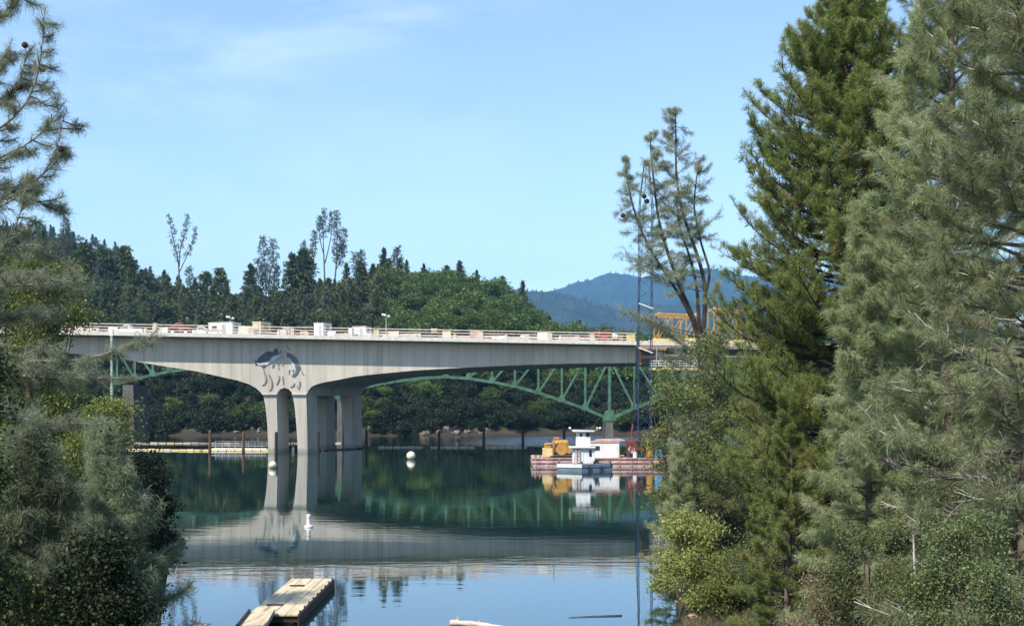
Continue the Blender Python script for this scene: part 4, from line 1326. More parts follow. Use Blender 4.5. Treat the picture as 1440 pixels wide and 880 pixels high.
for y in (48.6, 53.6):
    MB().box(dkx0 + .35, dkx0 + 1.05, y, y + .28, .452, .49).build('hatch', M['dockside'], r, bevel=.01)
for i in range(9):
    y = 47.1 + i * 1.06
    MB().cyl(dkx1 - .03, y, .452, .54, .035, 8).build('bolt', M['steel_dark'], r)
for x in (dkx0 + .5, dkx1 - .5):
    MB().tube([(x, 46.9, .12), (x, 55.8, .12)], .28, 12).build('float', M['steel_dark'], r)

ga = np.array([-10.28, 46.75, .52]); gb = np.array([-8.17, 33.0, 1.75])
r = empty('gangway', tuple((ga + gb) / 2), 'narrow tan gangway sloping from the bank to the dock', 'gangway')
MB().bar(ga, gb, .95, .08).build('walkway', M['dockwood'], r)
side = np.array([.99, .07, 0]) * .5
for s in (-1, 1):
    MB().bar(ga + side * s + np.array([0, 0, .05]), gb + side * s + np.array([0, 0, .05]), .07, .2).build('side_beam', M['plywood'] if s > 0 else M['dockside'], r)


def boom_line(p, q, n, name, label, m1, m2, rr=.2, sag=1.5):
    r = empty(name, tuple((np.array(p) + np.array(q)) / 2), label, 'boom')
    base = None
    L_ = np.linalg.norm(np.array(q) - np.array(p)) / n
    for i in range(n):
        t = (i + .5) / n
        c = np.array(p) * (1 - t) + np.array(q) * t + np.array([0, sag * math.sin(t * math.pi * 2.3) * .5, 0])
        rd = rr * (1 + .25 * math.sin(i * 2.1) * math.cos(i * .7))
        u = (np.array(q) - np.array(p)) / np.linalg.norm(np.array(q) - np.array(p)) * L_ * .46
        MB().tube([c - u + [0, 0, .04], c - u * .92 + [0, 0, .06], c + u * .92 + [0, 0, .06], c + u + [0, 0, .04]], [rd * .5, rd, rd, rd * .5], 8).build('float', m1 if i % 7 else m2, r)
    return r


boom_line(at(150, 634.0, 204) * [1, 1, 0], at(378, 635.0, 201) * [1, 1, 0], 20, 'float_boom', 'bright yellow float boom running from the left trees to the columns', M['yellow_pale'], M['plywood'], .2)
boom_line(at(150, 623.5, 234) * [1, 1, 0], at(480, 623.5, 234) * [1, 1, 0], 28, 'float_boom', 'thinner far yellow boom close under the shaded bank', M['plywood'], M['yellow_pale'], .15)
boom_line(at(430, 635.5, 198) * [1, 1, 0], at(520, 629, 214) * [1, 1, 0], 9, 'float_boom', 'dark log boom among the pier columns', M['pile_brown'], M['pile'], .22)
boom_line(at(520, 629, 214) * [1, 1, 0], at(752, 629.0, 215) * [1, 1, 0], 22, 'float_boom', 'thin pale log boom across open water left of the barge', M['drift'], M['pile_brown'], .2)

r = empty('work_float', tuple(at(335, 0, 203) * [1, 1, 0]), 'white railed work float between two piles left of the columns', 'float')
xa, xb = at(297, 0, 203)[0], at(375, 0, 203)[0]
MB().box(xa, xb, 202.5, 205.5, .05, .4).build('deck', M['offwhite'], r)
for h in (.75, 1.15, 1.55): MB().bar((xa, 205.2, h), (xb, 205.2, h), .08).build('rail', M['white'], r)
MB().bar((xa, 202.7, .85), (xb, 202.7, .85), .08).build('rail', M['white'], r)
for k in range(9):
    x = xa + .2 + (xb - xa - .4) * k / 8
    MB().bar((x, 205.2, .4), (x, 205.2, 1.6), .09).build('post', M['white'], r)
for x in (xa + 1, (xa + xb) / 2, xb - 1):
    MB().tube([(x, 202.6, -.05), (x, 205.4, -.05)], .25, 10).build('float', M['steel_dark'], r)

PILES = [(295, 604, 636, 'pile_brown', 'tall brown pile at the left end of the white work float'), (342, 606, 635, 'pile_brown', 'brown pile at the middle of the white work float'),
         (388, 607, 637.5, 'pile', 'dark pile directly against the lit left column'), (447, 606, 637.5, 'pile', 'dark pile right of the two lit columns'),
         (515, 605, 631, 'pile', 'dark pile right of the shaded columns before pale rocks'), (617, 606, 631, 'pile', 'dark pile on the log boom below the truss middle'),
         (680, 601, 631, 'pile', 'dark pile on the log boom before the blue water strip'), (735, 604, 631, 'pile', 'dark pile nearest to the left end of the barge'),
         (793, 600, 631, 'pile', 'dark pile rising behind the yellow winch on the barge')]
for px, y0, y1, m_, lab in PILES:
    d = CAM_Z * F / (y1 - 560)
    if abs(px - 388) < 1: d = 191.5
    p = at(px, y0, d)
    r = empty('mooring_pile', (p[0], d, -2), lab, 'pile', 'timber piles in the lake')
    MB().tube([(p[0], d, -2), (p[0] + .05, d, p[2] - .3), (p[0] + .05, d, p[2])], [.27, .25, .2], 10).build('shaft', M[m_], r)
    MB().tube([(p[0] + .05, d, .15), (p[0] + .05, d, .3)], .31, 10).build('collar', M['steel_dark'], r)


def ball(px, py_base, rpx, label, name='mooring_buoy'):
    d = CAM_Z * F / (py_base - 560)
    rr = rpx * d / F
    x = (px - 720) * d / F
    r = empty(name, (x, d, 0), label, 'buoy', 'round mooring buoys')
    prof = [(rr * math.sin(t), rr * .75 - rr * math.cos(t)) for t in np.linspace(0.05, math.pi - .05, 14)]
    MB().lathe((x, d, 0), prof, 20).build('ball', M['buoy'], r, smooth=True)
    MB().tube([(x, d, rr * 1.7), (x, d, rr * 1.95)], .06, 8).build('ring', M['steel_grey'], r)
    MB().tube([(x, d, rr * .66), (x, d, rr * .76)], rr * 1.03, 20).build('band', M['plywood'], r)


ball(578, 645.5, 6.3, 'round cream mooring buoy alone on open water')
ball(383.5, 658, 5.6, 'round cream mooring buoy in front of the left column')
d = CAM_Z * F / (741 - 560)
x = (434 - 720) * d / F
r = empty('marker_buoy', (x, d, 0), 'upright white can marker buoy on the nearer water', 'buoy')
MB().lathe((x, d, 0), [(.16, -.1), (.3, -.04), (.32, .05), (.3, .12), (.16, .14)], 18).build('float_collar', M['buoy_white'], r)
MB().lathe((x, d, 0), [(.15, .142), (.15, .82), (.13, .86)], 16).build('can', M['buoy_white'], r)
MB().lathe((x, d, 0), [(.153, .62), (.153, .68)], 16).build('band', M['orange'], r)
MB().lathe((x, d, 0), [(.17, .862), (.17, .9), (.1, .93)], 16).build('cap', M['buoy_white'], r)
d = 199.0
x = at(412, 0, d)[0]
r = empty('spar_buoy', (x, d, 0), 'thin white and orange spar buoy between the columns', 'buoy')
MB().cyl(x, d, -.3, .75, .24).build('float', M['buoy_white'], r)
MB().cyl(x, d, .752, 1.5, .16).build('spar', M['orange'], r)
MB().cyl(x, d, 1.502, 1.8, .1).build('top_mark', M['buoy_white'], r)

# floating stick and driftwood
p, q = at(800, 868, 0.0), None
d = 48.3
a = np.array([(800 - 720) * d / F, d, .02]); b = np.array([(876 - 720) * d / F, d + .4, .03])
tag(MB().tube([a, (a + b) / 2 + [0, .05, .0], b], [.012, .02, .028], 6).build('floating_stick', M['pile']), 'thin dark stick floating near the right bank', 'stick')

# ------------------------------------------------------------------ trees: generators
def unit(v):
    return v / (np.linalg.norm(v, axis=-1, keepdims=True) + 1e-9)


def sticks(P0, P1, R0, R1, n=4):
    """tapered n-sided sticks, vectorised"""
    P0, P1 = np.asarray(P0, float), np.asarray(P1, float)
    R0, R1 = np.asarray(R0, float)[:, None], np.asarray(R1, float)[:, None]
    t = unit(P1 - P0)
    ref = np.where(np.abs(t[:, 2:3]) > .9, np.array([[1.0, 0, 0]]), np.array([[0, 0, 1.0]]))
    a = unit(np.cross(t, ref)); b = np.cross(t, a)
    V, m = [], len(P0)
    for k in range(n):
        th = 2 * math.pi * k / n
        d = a * math.cos(th) + b * math.sin(th)
        V += [P0 + d * R0, P1 + d * R1]
    V = np.stack(V, 1).reshape(-1, 3)
    base = np.arange(m)[:, None] * 2 * n
    Q = []
    for k in range(n):
        k2 = (k + 1) % n
        Q.append(np.concatenate([base + 2 * k, base + 2 * k2, base + 2 * k2 + 1, base + 2 * k + 1], 1))
    return V, np.stack(Q, 1).reshape(-1, 4)


def needles(rng, pos, dr, K, ln, spread, droop, wid, back, hue, hj=.18):
    """K needles round each shoot: thin bent blades"""
    m = len(pos)
    pos = np.repeat(pos, K, 0); dr = np.repeat(unit(dr), K, 0); hue = np.repeat(hue, K)
    N = m * K
    rnd = rng.normal(size=(N, 3))
    perp = unit(rnd - dr * np.sum(rnd * dr, 1, keepdims=True))
    ang = spread * (0.25 + 0.75 * rng.random(N))[:, None]
    nd = dr * np.cos(ang) + perp * np.sin(ang)
    base = pos - dr * (rng.random(N) * back)[:, None]
    l = (ln * (0.65 + 0.5 * rng.random(N)))[:, None]
    mid = base + nd * l * .55
    tip = base + nd * l - np.array([0, 0, 1.0]) * l * (droop * (0.4 + rng.random(N)))[:, None]
    sd = unit(np.cross(nd, rng.normal(size=(N, 3)))) * (wid / 2)
    V = np.stack([base, mid + sd, tip, mid - sd], 1).reshape(-1, 3)
    Q = np.arange(N * 4).reshape(-1, 4)
    h = np.clip(hue + rng.normal(size=N) * hj, 0, 1)
    return V, Q, np.repeat(h, 4)


def leaves(rng, pos, size, hue, hj=.2, up=.6, asp=.6):
    N = len(pos)
    n = unit(rng.normal(size=(N, 3)) + np.array([0, 0, up]))
    a = unit(np.cross(n, rng.normal(size=(N, 3))))
    b = np.cross(n, a)
    s = (size * (0.45 + 1.1 * rng.random(N) ** 1.5))[:, None]
    V = np.stack([pos - a * s * .5, pos + b * s * asp * .5 + a * s * .05, pos + a * s * .5, pos - b * s * asp * .5 + a * s * .05], 1).reshape(-1, 3)
    h = np.clip(hue + rng.normal(size=N) * hj, 0, 1)
    return V, np.arange(N * 4).reshape(-1, 4), np.repeat(h, 4)


def resample(path, n):
    P = np.asarray(path, float)
    s = np.concatenate([[0], np.cumsum(np.linalg.norm(np.diff(P[:, :3], axis=0), axis=1))])
    t = np.linspace(0, s[-1], n)
    return np.stack([np.interp(t, s, P[:, k]) for k in range(P.shape[1])], 1), s[-1]


def smooth_path(path, n):
    """Catmull-like smoothing by repeated averaging of a resampled polyline"""
    P, L_ = resample(path, n)
    for _ in range(3):
        P[1:-1] = (P[:-2] + 2 * P[1:-1] + P[2:]) / 4
    return P, L_


class Pine:
    def __init__(s, seed):
        s.rng = np.random.default_rng(seed)
        s.seg = ([], [], [], [])
        s.bare = ([], [], [], [])
        s.tp, s.td, s.th = [], [], []
        s.trunks = []

    def stick(s, p, q, r0, r1, bare=False):
        t = s.bare if bare else s.seg
        t[0].append(p); t[1].append(q); t[2].append(r0); t[3].append(r1)

    def tuft(s, p, d, h):
        s.tp.append(p); s.td.append(d); s.th.append(h)

    def branch(s, p, az, el, L_, r, up=.5, twig=.32, nt=12, tf=.25, sub=3, hue=.5, wig=.12, bare_p=.0, upv=.35, drop=0.0):
        """one limb: curve from azimuth/elevation, lifting by `up` at its end; twigs on both sides carry tufts"""
        rng = s.rng
        d = np.array([math.cos(az) * math.cos(el), math.sin(az) * math.cos(el), math.sin(el)])
        K = 7
        P = [np.array(p, float)]
        for i in range(K):
            d = d + np.array([0, 0, (up if i >= K // 2 else -drop) / K * 1.6]) + rng.normal(size=3) * wig / 2
            d /= np.linalg.norm(d)
            P.append(P[-1] + d * L_ / K)
        s.limb(np.array(P), r, L_, twig, nt, tf, sub, hue, bare_p, upv)

    def limb(s, P, r, L_, twig=.32, nt=12, tf=.25, sub=3, hue=.5, bare_p=0.0, upv=.35):
        rng = s.rng
        K = len(P) - 1
        for i in range(K):
            s.stick(P[i], P[i + 1], r * (1 - i / K) + .006, r * (1 - (i + 1) / K) + .006)
        hb = hue + rng.normal() * .12
        for j in range(nt):
            t = tf + (1 - tf) * ((j + rng.random()) / nt)
            f = t * K; i = min(int(f), K - 1); f -= i
            p = P[i] * (1 - f) + P[i + 1] * f
            ax = unit(P[i + 1] - P[i])
            side = np.cross(ax, [0, 0, 1.0]); side /= np.linalg.norm(side) + 1e-6
            sg = 1 if j % 2 else -1
            td = unit(ax * rng.uniform(.4, 1.0) + side * sg * rng.uniform(.3, 1.0) + np.array([0, 0, rng.uniform(-.35, .35) + upv]))
            tl = L_ * twig * rng.uniform(.3, 1.25) * (1.15 - .6 * t)
            q = p + td * tl * .55
            td2 = unit(td + np.array([0, 0, upv * .8]) + rng.normal(size=3) * .15)
            q2 = q + td2 * tl * .45
            if rng.random() < bare_p:
                s.stick(p, q, .016, .012, True); s.stick(q, q2, .012, .007, True)
                for _ in range(2):
                    s.stick(q, q + unit(td + rng.normal(size=3) * .6) * tl * .45, .008, .004, True)
                continue
            s.stick(p, q, .01 + r * .12, .008); s.stick(q, q2, .008, .005)
            hh = hb + rng.normal() * .1
            s.tuft(q2, td2, hh)
            for _ in range(sub):
                w_ = rng.random()
                pp = q * (1 - w_) + q2 * w_ if rng.random() < .6 else p * (1 - w_) * .6 + q * (w_ + (1 - w_) * .4)
                dd = unit(td + rng.normal(size=3) * .55 + np.array([0, 0, upv]))
                l2 = tl * rng.uniform(.15, .4)
                s.stick(pp, pp + dd * l2, .007, .004)
                s.tuft(pp + dd * l2, dd, hh + rng.normal() * .08)
        s.tuft(P[-1], unit(P[-1] - P[-2]), hb)

    def finish(s, name, root, needle_mat, bark, K, ln, spread, droop, wid, back, bare_mat=None, trunk_n=10, side=4):
        mb = MB()
        for path, rr in s.trunks:
            mb.tube(path, rr, trunk_n)
        tr = mb.build('trunk', bark, root, smooth=True) if s.trunks else None
        if s.seg[0]:
            V, Q = sticks(*s.seg, n=side)
            quads('twig_sprays', V, Q, bark, root)
        if s.bare[0]:
            V, Q = sticks(*s.bare, n=3)
            quads('bare_sprays', V, Q, bare_mat or M['twig'], root)
        V, Q, h = needles(s.rng, np.array(s.tp), np.array(s.td), K, ln, spread, droop, wid, back, np.array(s.th))
        quads('crown', V, Q, needle_mat, root, hue=h)
        return root


def pine_tree(name, base, H, label, cat='tree', seed=1, lean=(0, 0), r0=.25, nbr=120, t0=.15, prof=None, elev=(-5, 55), up=.5, twig=.32, nt=12, sub=3, K=24, ln=.2,
              spread=1.0, droop=.1, wid=.008, back=.25, nmat='needle_green', bark='bark', hue=.45, bare_p=0.0, upv=.35, group=None, azlim=None, trunk=None, thick=.012, drop=0.0, side=4):
    root = empty(name, base, label, cat, group)
    P = Pine(seed)
    rng = P.rng
    base = np.array(base, float)
    if trunk is None:
        trunk = [base + np.array([lean[0] * t + .08 * math.sin(7 * t + seed), lean[1] * t, H * t]) for t in np.linspace(0, 1, 12)]
    T, L_ = smooth_path(trunk, 26)
    T[:, :] = T
    P.trunks.append((list(T), list(r0 * (1 - np.linspace(0, 1, 26)) ** .8 + .012)))
    prof = prof or (lambda t: (1 - t) ** .8)
    az = rng.random() * 6
    for i in range(nbr):
        t = t0 + (1 - t0) * ((i + rng.random() * .8) / nbr)
        f = t * 25; k = min(int(f), 24); f -= k
        p = T[k] * (1 - f) + T[k + 1] * f
        az += 2.39996 + rng.normal() * .4
        a = az
        if azlim is not None: a = azlim[0] + (azlim[1] - azlim[0]) * rng.random()
        Lb = prof(t) * rng.uniform(.7, 1.12)
        if Lb < .12: Lb = .12
        el = R(elev[0] + (elev[1] - elev[0]) * ((t - t0) / (1 - t0)) ** 1.3) + rng.normal() * .12
        P.branch(p, a, el, Lb, thick * Lb + .008, up, twig, max(4, int(nt * min(1.3, .45 + Lb / 4))), .22, sub, hue, bare_p=bare_p * max(0, 1 - t * 1.1), upv=upv, drop=drop)
    P.tuft(T[-1], np.array([0, 0, 1.0]), hue)
    P.finish(name, root, M[nmat], M[bark], K, ln, spread, droop, wid, back, side=side)
    return root


def lobes_points(rng, lobes, n, fill=.35):
    """points near the surface of lumpy lobes (x,y,z,r[,squash])"""
    L_ = np.array(lobes, float)
    w_ = L_[:, 3] ** 2; w_ /= w_.sum()
    k = rng.choice(len(L_), n, p=w_)
    d = unit(rng.normal(size=(n, 3)))
    rr = L_[k, 3] * (1 - fill * rng.random(n) ** 1.5) * (1 + .12 * rng.normal(size=n))
    d[:, 2] *= .85
    P = L_[k, :3] + d * rr[:, None]
    return P, k


def broad_tree(name, base, lobes, label, cat='tree', seed=1, n=20000, cl=40, clr=.35, size=.09, lmat='leaf_olive', bark='bark', r0=.18, hue=.5, up=.6, trunk_top=None,
               group=None, fill=.5, asp=.6, stems=1, spread_h=.2):
    """leafy tree or shrub: limbs from the trunk to each lobe, leaves in small sprays"""
    root = empty(name, base, label, cat, group)
    rng = np.random.default_rng(seed)
    base = np.array(base, float)
    L_ = np.array(lobes, float)
    m = max(8, n // cl)
    C, k = lobes_points(rng, lobes, m, fill)
    top = np.array(trunk_top, float) if trunk_top is not None else base + (L_[:, :3].mean(0) - base) * .55
    mb = MB()
    for s_ in range(stems):
        b = base + (np.array([rng.normal() * .25, rng.normal() * .25, 0]) if stems > 1 else 0)
        tt = top + (rng.normal(size=3) * .3 if stems > 1 else 0)
        mid = (b + tt) / 2 + rng.normal(size=3) * .12
        Pt, _ = smooth_path([b, mid, tt], 10)
        mb.tube(list(Pt), list(np.linspace(r0, r0 * .6, 10)), 8)
    for i, l in enumerate(L_):
        q = l[:3]
        st = top if rng.random() < .7 else base + (top - base) * rng.uniform(.5, 1)
        Pt, _ = smooth_path([st, (st + q) / 2 + rng.normal(size=3) * .15 * l[3], q], 8)
        mb.tube(list(Pt), list(np.linspace(r0 * .5, .015, 8)), 6)
    mb.build('trunk', M[bark], root, smooth=True)
    # thin twigs from lobe centre outwards to a share of the sprays
    sel = rng.random(m) < .45
    cc = L_[k[sel], :3]
    pp = C[sel]
    st = cc + (pp - cc) * .3
    V, Q = sticks(st, pp, np.full(len(pp), .012 + r0 * .02), np.full(len(pp), .004), 3)
    quads('twig_sprays', V, Q, M[bark], root)
    pos = np.repeat(C, cl, 0) + rng.normal(size=(m * cl, 3)) * clr * np.array([1, 1, .7])
    hb = np.repeat(np.clip(hue + rng.normal(size=m) * spread_h, 0, 1), cl)
    V, Q, h = leaves(rng, pos, size, hb, .12, up, asp)
    quads('crown', V, Q, M[lmat], root, hue=h)
    return root


# ---- far trees: small meshes that are copied
def far_conifer(seed, H=14.0, wid=2.6, name='conifer_tree', nmat='far_conifer', layers=34, K=9):
    root = empty(name, (0, 0, 0))
    P = Pine(seed); rng = P.rng
    P.trunks.append(([np.array([0, 0, z]) for z in np.linspace(-1.5, H * .97, 8)], list(np.linspace(.22, .03, 8))))
    pw = rng.uniform(.42, .85)
    gaps = rng.random(40)
    for i in range(layers * 5):
        t = .08 + .92 * (i + rng.random()) / (layers * 5)
        az = rng.random() * 6.283
        # irregular outline: each sector and level reaches a different length
        irr = .62 + .55 * gaps[int(az / 6.284 * 5) * 8 + min(7, int(t * 8))]
        l = wid * min(1, (1 - t) * 1.15) ** pw * irr * rng.uniform(.7, 1.1) + .2
        z = H * t + rng.normal() * .2
        d = np.array([math.cos(az), math.sin(az), -.1 + .5 * t])
        for s_ in (.35, .7, 1.0):
            P.tuft(np.array([0, 0, z]) + d * l * s_ + rng.normal(size=3) * .12, d, .5 + rng.normal() * .22)
    P.finish(name, root, M[nmat], M['bark_dark'], K, .6, 1.2, .25, .2, .5, trunk_n=5)
    return root


def far_oak(seed, H=9.0, R_=4.2, lmat='far_oak', name='oak_tree', n=3600, size=.42):
    rng = np.random.default_rng(seed)
    lob = []
    for i in range(15):
        a = rng.random() * 6.283; rr = R_ * .68 * math.sqrt(rng.random())
        lob.append((math.cos(a) * rr, math.sin(a) * rr, H * rng.uniform(.38, .84) * (1 - .2 * (rr / R_) ** 2), R_ * rng.uniform(.22, .44)))
    return broad_tree(name, (0, 0, 0), lob, None, None, seed, n, 14, .42, size, lmat, 'bark_dark', .2, .5, .8, trunk_top=(0, 0, H * .4), fill=.4, spread_h=.22)


def mesh_arrays(root):
    """(V, Q, hue) of a far tree's crown, for the one-mass woods"""
    for c in root.children:
        if c.name.startswith('crown'):
            me = c.data
            V = np.empty(len(me.vertices) * 3, np.float32); me.vertices.foreach_get('co', V)
            h = np.empty(len(me.vertices), np.float32); me.attributes['hue'].data.foreach_get('value', h)
            return V.reshape(-1, 3), h

# ------------------------------------------------------------------ the far bank: woods
CH = (9.5, 11.5, 10.5, 13, 11)


def ground_z(x, y): return float(height(np.array([x]), np.array([y]))[0])


con = [far_conifer(10 + i, CH[i], (2.9, 2.5, 3.3, 2.9, 2.7)[i], nmat='far_grey' if i == 4 else 'far_conifer') for i in range(5)]
oak = [far_oak(30 + i, 8.5 + i * .7, 3.8 + .4 * i) for i in range(4)]
mid = [far_oak(70 + i, 8.5 + i * .8, 3.3 + .4 * i, 'far_mid', 'mixed_tree') for i in range(4)]
live = [far_oak(50 + i, 7.5 + i * .8, 4.0 + .4 * i, 'far_oak_shade', 'shade_oak') for i in range(3)]  # oaks whose dark leaves paint the shade of the bank
CONL = ('dark conifer in the dense stand covering the hill behind the bridge', 'conifers on the far hillside')
OAKL = ('rounded green oak among many on the far hillside', 'oaks on the far hillside')
MIDL = ('dull green broad tree mixed among the hillside conifers', 'mixed trees on the far hillside')
SHOREL = ('low leafy green oak on the far bank under the bridge', 'oaks along the far shore')
SHADEL = ('low oak coloured dark for the shade under the bridge', 'shade coloured oaks along the far shore')
rng = np.random.default_rng(77)
pts = []
for tries in range(9000):
    y = rng.uniform(287, 492)
    x = (rng.uniform(-120, 1330) - 720) * y / F
    px = 720 + x * F / y
    if px > 1060 and rng.random() < .6: continue
    # spacing
    ok = True
    mind = 5.4 if y > 312 else 4.2
    for q in pts[-2000:]:
        if abs(q[0] - x) < mind and (q[0] - x) ** 2 + (q[1] - y) ** 2 < mind * mind: ok = False; break
    if not ok: continue
    pts.append((x, y, px))
# who is a conifer: the left two thirds, mixed; oaks on the right-hand end and low on the bank
items = []
for x, y, px in pts:
    z = ground_z(x, y)
    if z < .9: continue
    pc = np.interp(px, [0, 150, 250, 470, 540, 600, 800], [.4, .5, .68, .66, .38, .05, .02])
    low = y < 345
    if low: pc *= .18
    kind = 'c' if rng.random() < pc else 'o'
    py = 560 - (z + 8 - CAM_Z) * F / y
    items.append((kind, x, y, z, px, py, low))
# rank: what shows largest = not hidden in the strip behind the girder, near first, skyline too
def shown(it):
    k, x, y, z, px, py, low = it
    if px < 60 or px > 940: return -1
    sc_ = 1.0
    if 455 < py + 8 < 512 and px < 895: sc_ = .25     # behind the girder
    return sc_ * (1.0 + .8 * (y > 425) - abs(y - 300) * .0005)


order = sorted(items, key=shown, reverse=True)
cnt = {'c': 0, 'o': 0, 'l': 0}
rest = []
used = set()
LIM = {'c': 190, 'o': 150, 'l': 110}
for it in order:
    kind, x, y, z, px, py, low = it
    key = 'c' if kind == 'c' else ('l' if low else 'o')
    if shown(it) < 0 or cnt[key] >= LIM[key]:
        rest.append(it); continue
    cnt[key] += 1
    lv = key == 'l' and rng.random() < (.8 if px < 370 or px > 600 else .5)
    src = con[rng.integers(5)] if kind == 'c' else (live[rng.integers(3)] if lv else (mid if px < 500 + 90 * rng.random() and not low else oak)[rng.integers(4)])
    t = src if id(src) not in used else copy_tree(src)
    used.add(id(src))
    s_ = rng.uniform(.75, 1.2) * (.72 if low and kind == 'o' else 1) * (1.05 if kind == 'c' else 1)
    t.location = (x, y, z - .3)
    t.scale = (s_ * rng.uniform(.9, 1.15), s_ * rng.uniform(.9, 1.15), s_ * (.85 if low else 1))
    t.rotation_euler = (0, 0, rng.uniform(0, 6.28))
    lab, gr = CONL if key == 'c' else ((MIDL if src in mid else OAKL) if key == 'o' else (SHADEL if lv else SHOREL))
    tag(t, lab, 'tree', gr)

def mass(name, label, items_, arrs, mt, scl=(.7, 1.15), zoff=-.3):
    VV, HH = [], []
    for it in items_:
        V, h = arrs[rng.integers(len(arrs))]
        s_ = rng.uniform(*scl); a = rng.uniform(0, 6.28)
        c, s2 = math.cos(a), math.sin(a)
        Vr = np.stack([V[:, 0] * c - V[:, 1] * s2, V[:, 0] * s2 + V[:, 1] * c, V[:, 2]], 1) * s_ + np.array([it[1], it[2], it[3] + zoff])
        VV.append(Vr); HH.append(np.clip(h + rng.normal() * .15, 0, 1))
    V = np.concatenate(VV); h = np.concatenate(HH)
    return tag(quads(name, V, np.arange(len(V)).reshape(-1, 4), mt, None, hue=h), label, 'woods', kind='stuff')


def thin(arr, f, g):
    V, h = arr
    q = V.reshape(-1, 4, 3); hh = h.reshape(-1, 4)
    k = np.random.default_rng(3).random(len(q)) < f
    q = q[k]; c = q.mean(1, keepdims=True)
    return ((q - c) * g + c).reshape(-1, 3), hh[k].ravel()


ca = [thin(mesh_arrays(t), .35, 1.6) for t in con]
oa = [thin(mesh_arrays(t), .4, 1.5) for t in oak]
rc = [i for i in rest if i[0] == 'c']; ro = [i for i in rest if i[0] == 'o']
if rc: mass('conifer_woods', 'mass of further dark conifers filling the far hillside', rc, ca, M['far_conifer'])
ma = [thin(mesh_arrays(t), .4, 1.5) for t in mid]
if ro:
    mass('mixed_woods', 'mass of further dull green trees filling the left hillside', [i for i in ro if i[4] < 540], ma, M['far_mid'])
    mass('oak_woods', 'mass of further green oaks filling the right of the hillside', [i for i in ro if i[4] >= 540], oa, M['far_oak'])
# understorey so no bare ground shows between crowns
us = []
for _ in range(1500):
    y = rng.uniform(287, 480) if _ < 1000 else rng.uniform(286, 310); x = (rng.uniform(-100, 1200) - 720) * y / F
    z = ground_z(x, y)
    if z > 1.0: us.append(('o', x, y, z))
oa2 = [thin(a, .35, 1.4) for a in oa]
mass('undergrowth', 'low undergrowth in shade coloured leaves between the hillside trees', us, oa2, M['far_oak_shade'], (.3, .5), -1.0)
st = []
for _ in range(1700):
    y = 284.5 + 66 * rng.random() ** 1.8; pq = rng.uniform(60, 1100); x = (pq - 720) * y / F
    z = ground_z(x, y)
    if z > (.35 if pq < 610 else 1.7) and (pq < 300 or pq > 375 or z > 1.5): st.append(('o', x, y, z))
mass('shore_thicket', 'thicket coloured dark as shade along the far waterline', st, [thin(mesh_arrays(t), .4, 1.5) for t in live], M['far_oak_shade'], (.35, .7), -1.7)  # shade along the waterline put into the leaf colour
# woods beyond the left edge and brush along the left shore
lw = []
for _ in range(620):
    y = rng.uniform(288, 480); x = (rng.uniform(-900, -110) - 720) * y / F
    z = ground_z(x, y)
    if z > .5: lw.append(('o', x, y, z))
mass('mixed_woods', 'mass of dull green trees on the hill beyond the left edge', lw, ma + ca, M['far_mid'], (.8, 1.2))
lb = []
for _ in range(700):
    y = rng.uniform(42, 175); x = -16 - (y - 46) * .33 - 3.5 - 45 * rng.random()
    z = ground_z(x, y)
    if z > .4: lb.append(('o', x, y, z))
mass('shore_thicket', 'dull green brush covering the left shore behind the near trees', lb, ma, M['far_mid'], (.25, .5), -.9)
# left distant ridge wood
lr = []
for _ in range(900):
    y = rng.uniform(640, 960); x = (rng.uniform(-60, 460) - 720) * y / F
    lr.append(('c', x, y, ground_z(x, y)))
mass('distant_woods', 'mass of hazy trees covering the ridge beyond the left hill', lr, [thin(a, .35, 1.5) for a in ca + oa], M['far_conifer'], (.7, 1.1))


def cones_mass(name, label, P, h):
    n = len(P)
    hh = h * (0.6 + .7 * rng.random(n))
    a = rng.random(n) * 6.28
    w_ = hh * .33
    V = []
    for k in range(4):
        V.append(P + np.stack([np.cos(a + k * 1.5708) * w_, np.sin(a + k * 1.5708) * w_, np.zeros(n)], 1))
    tip = P + np.stack([np.zeros(n), np.zeros(n), hh], 1)
    VV = np.stack(V + [tip], 1).reshape(-1, 3)
    b = np.arange(n)[:, None] * 5
    T = np.concatenate([b + np.array([[k, (k + 1) % 4, 4]]) for k in range(4)], 0)
    hue = np.repeat(rng.random(n), 5)
    tag(quads(name, VV, T, M['ridge_trees'], None, hue=hue), label, 'woods', kind='stuff')


cones_mass('ridge_woods', 'wood covering the near blue ridge', MP1, 10.0)
cones_mass('ridge_woods', 'wood covering the farthest blue crest', MP2, 13.0)


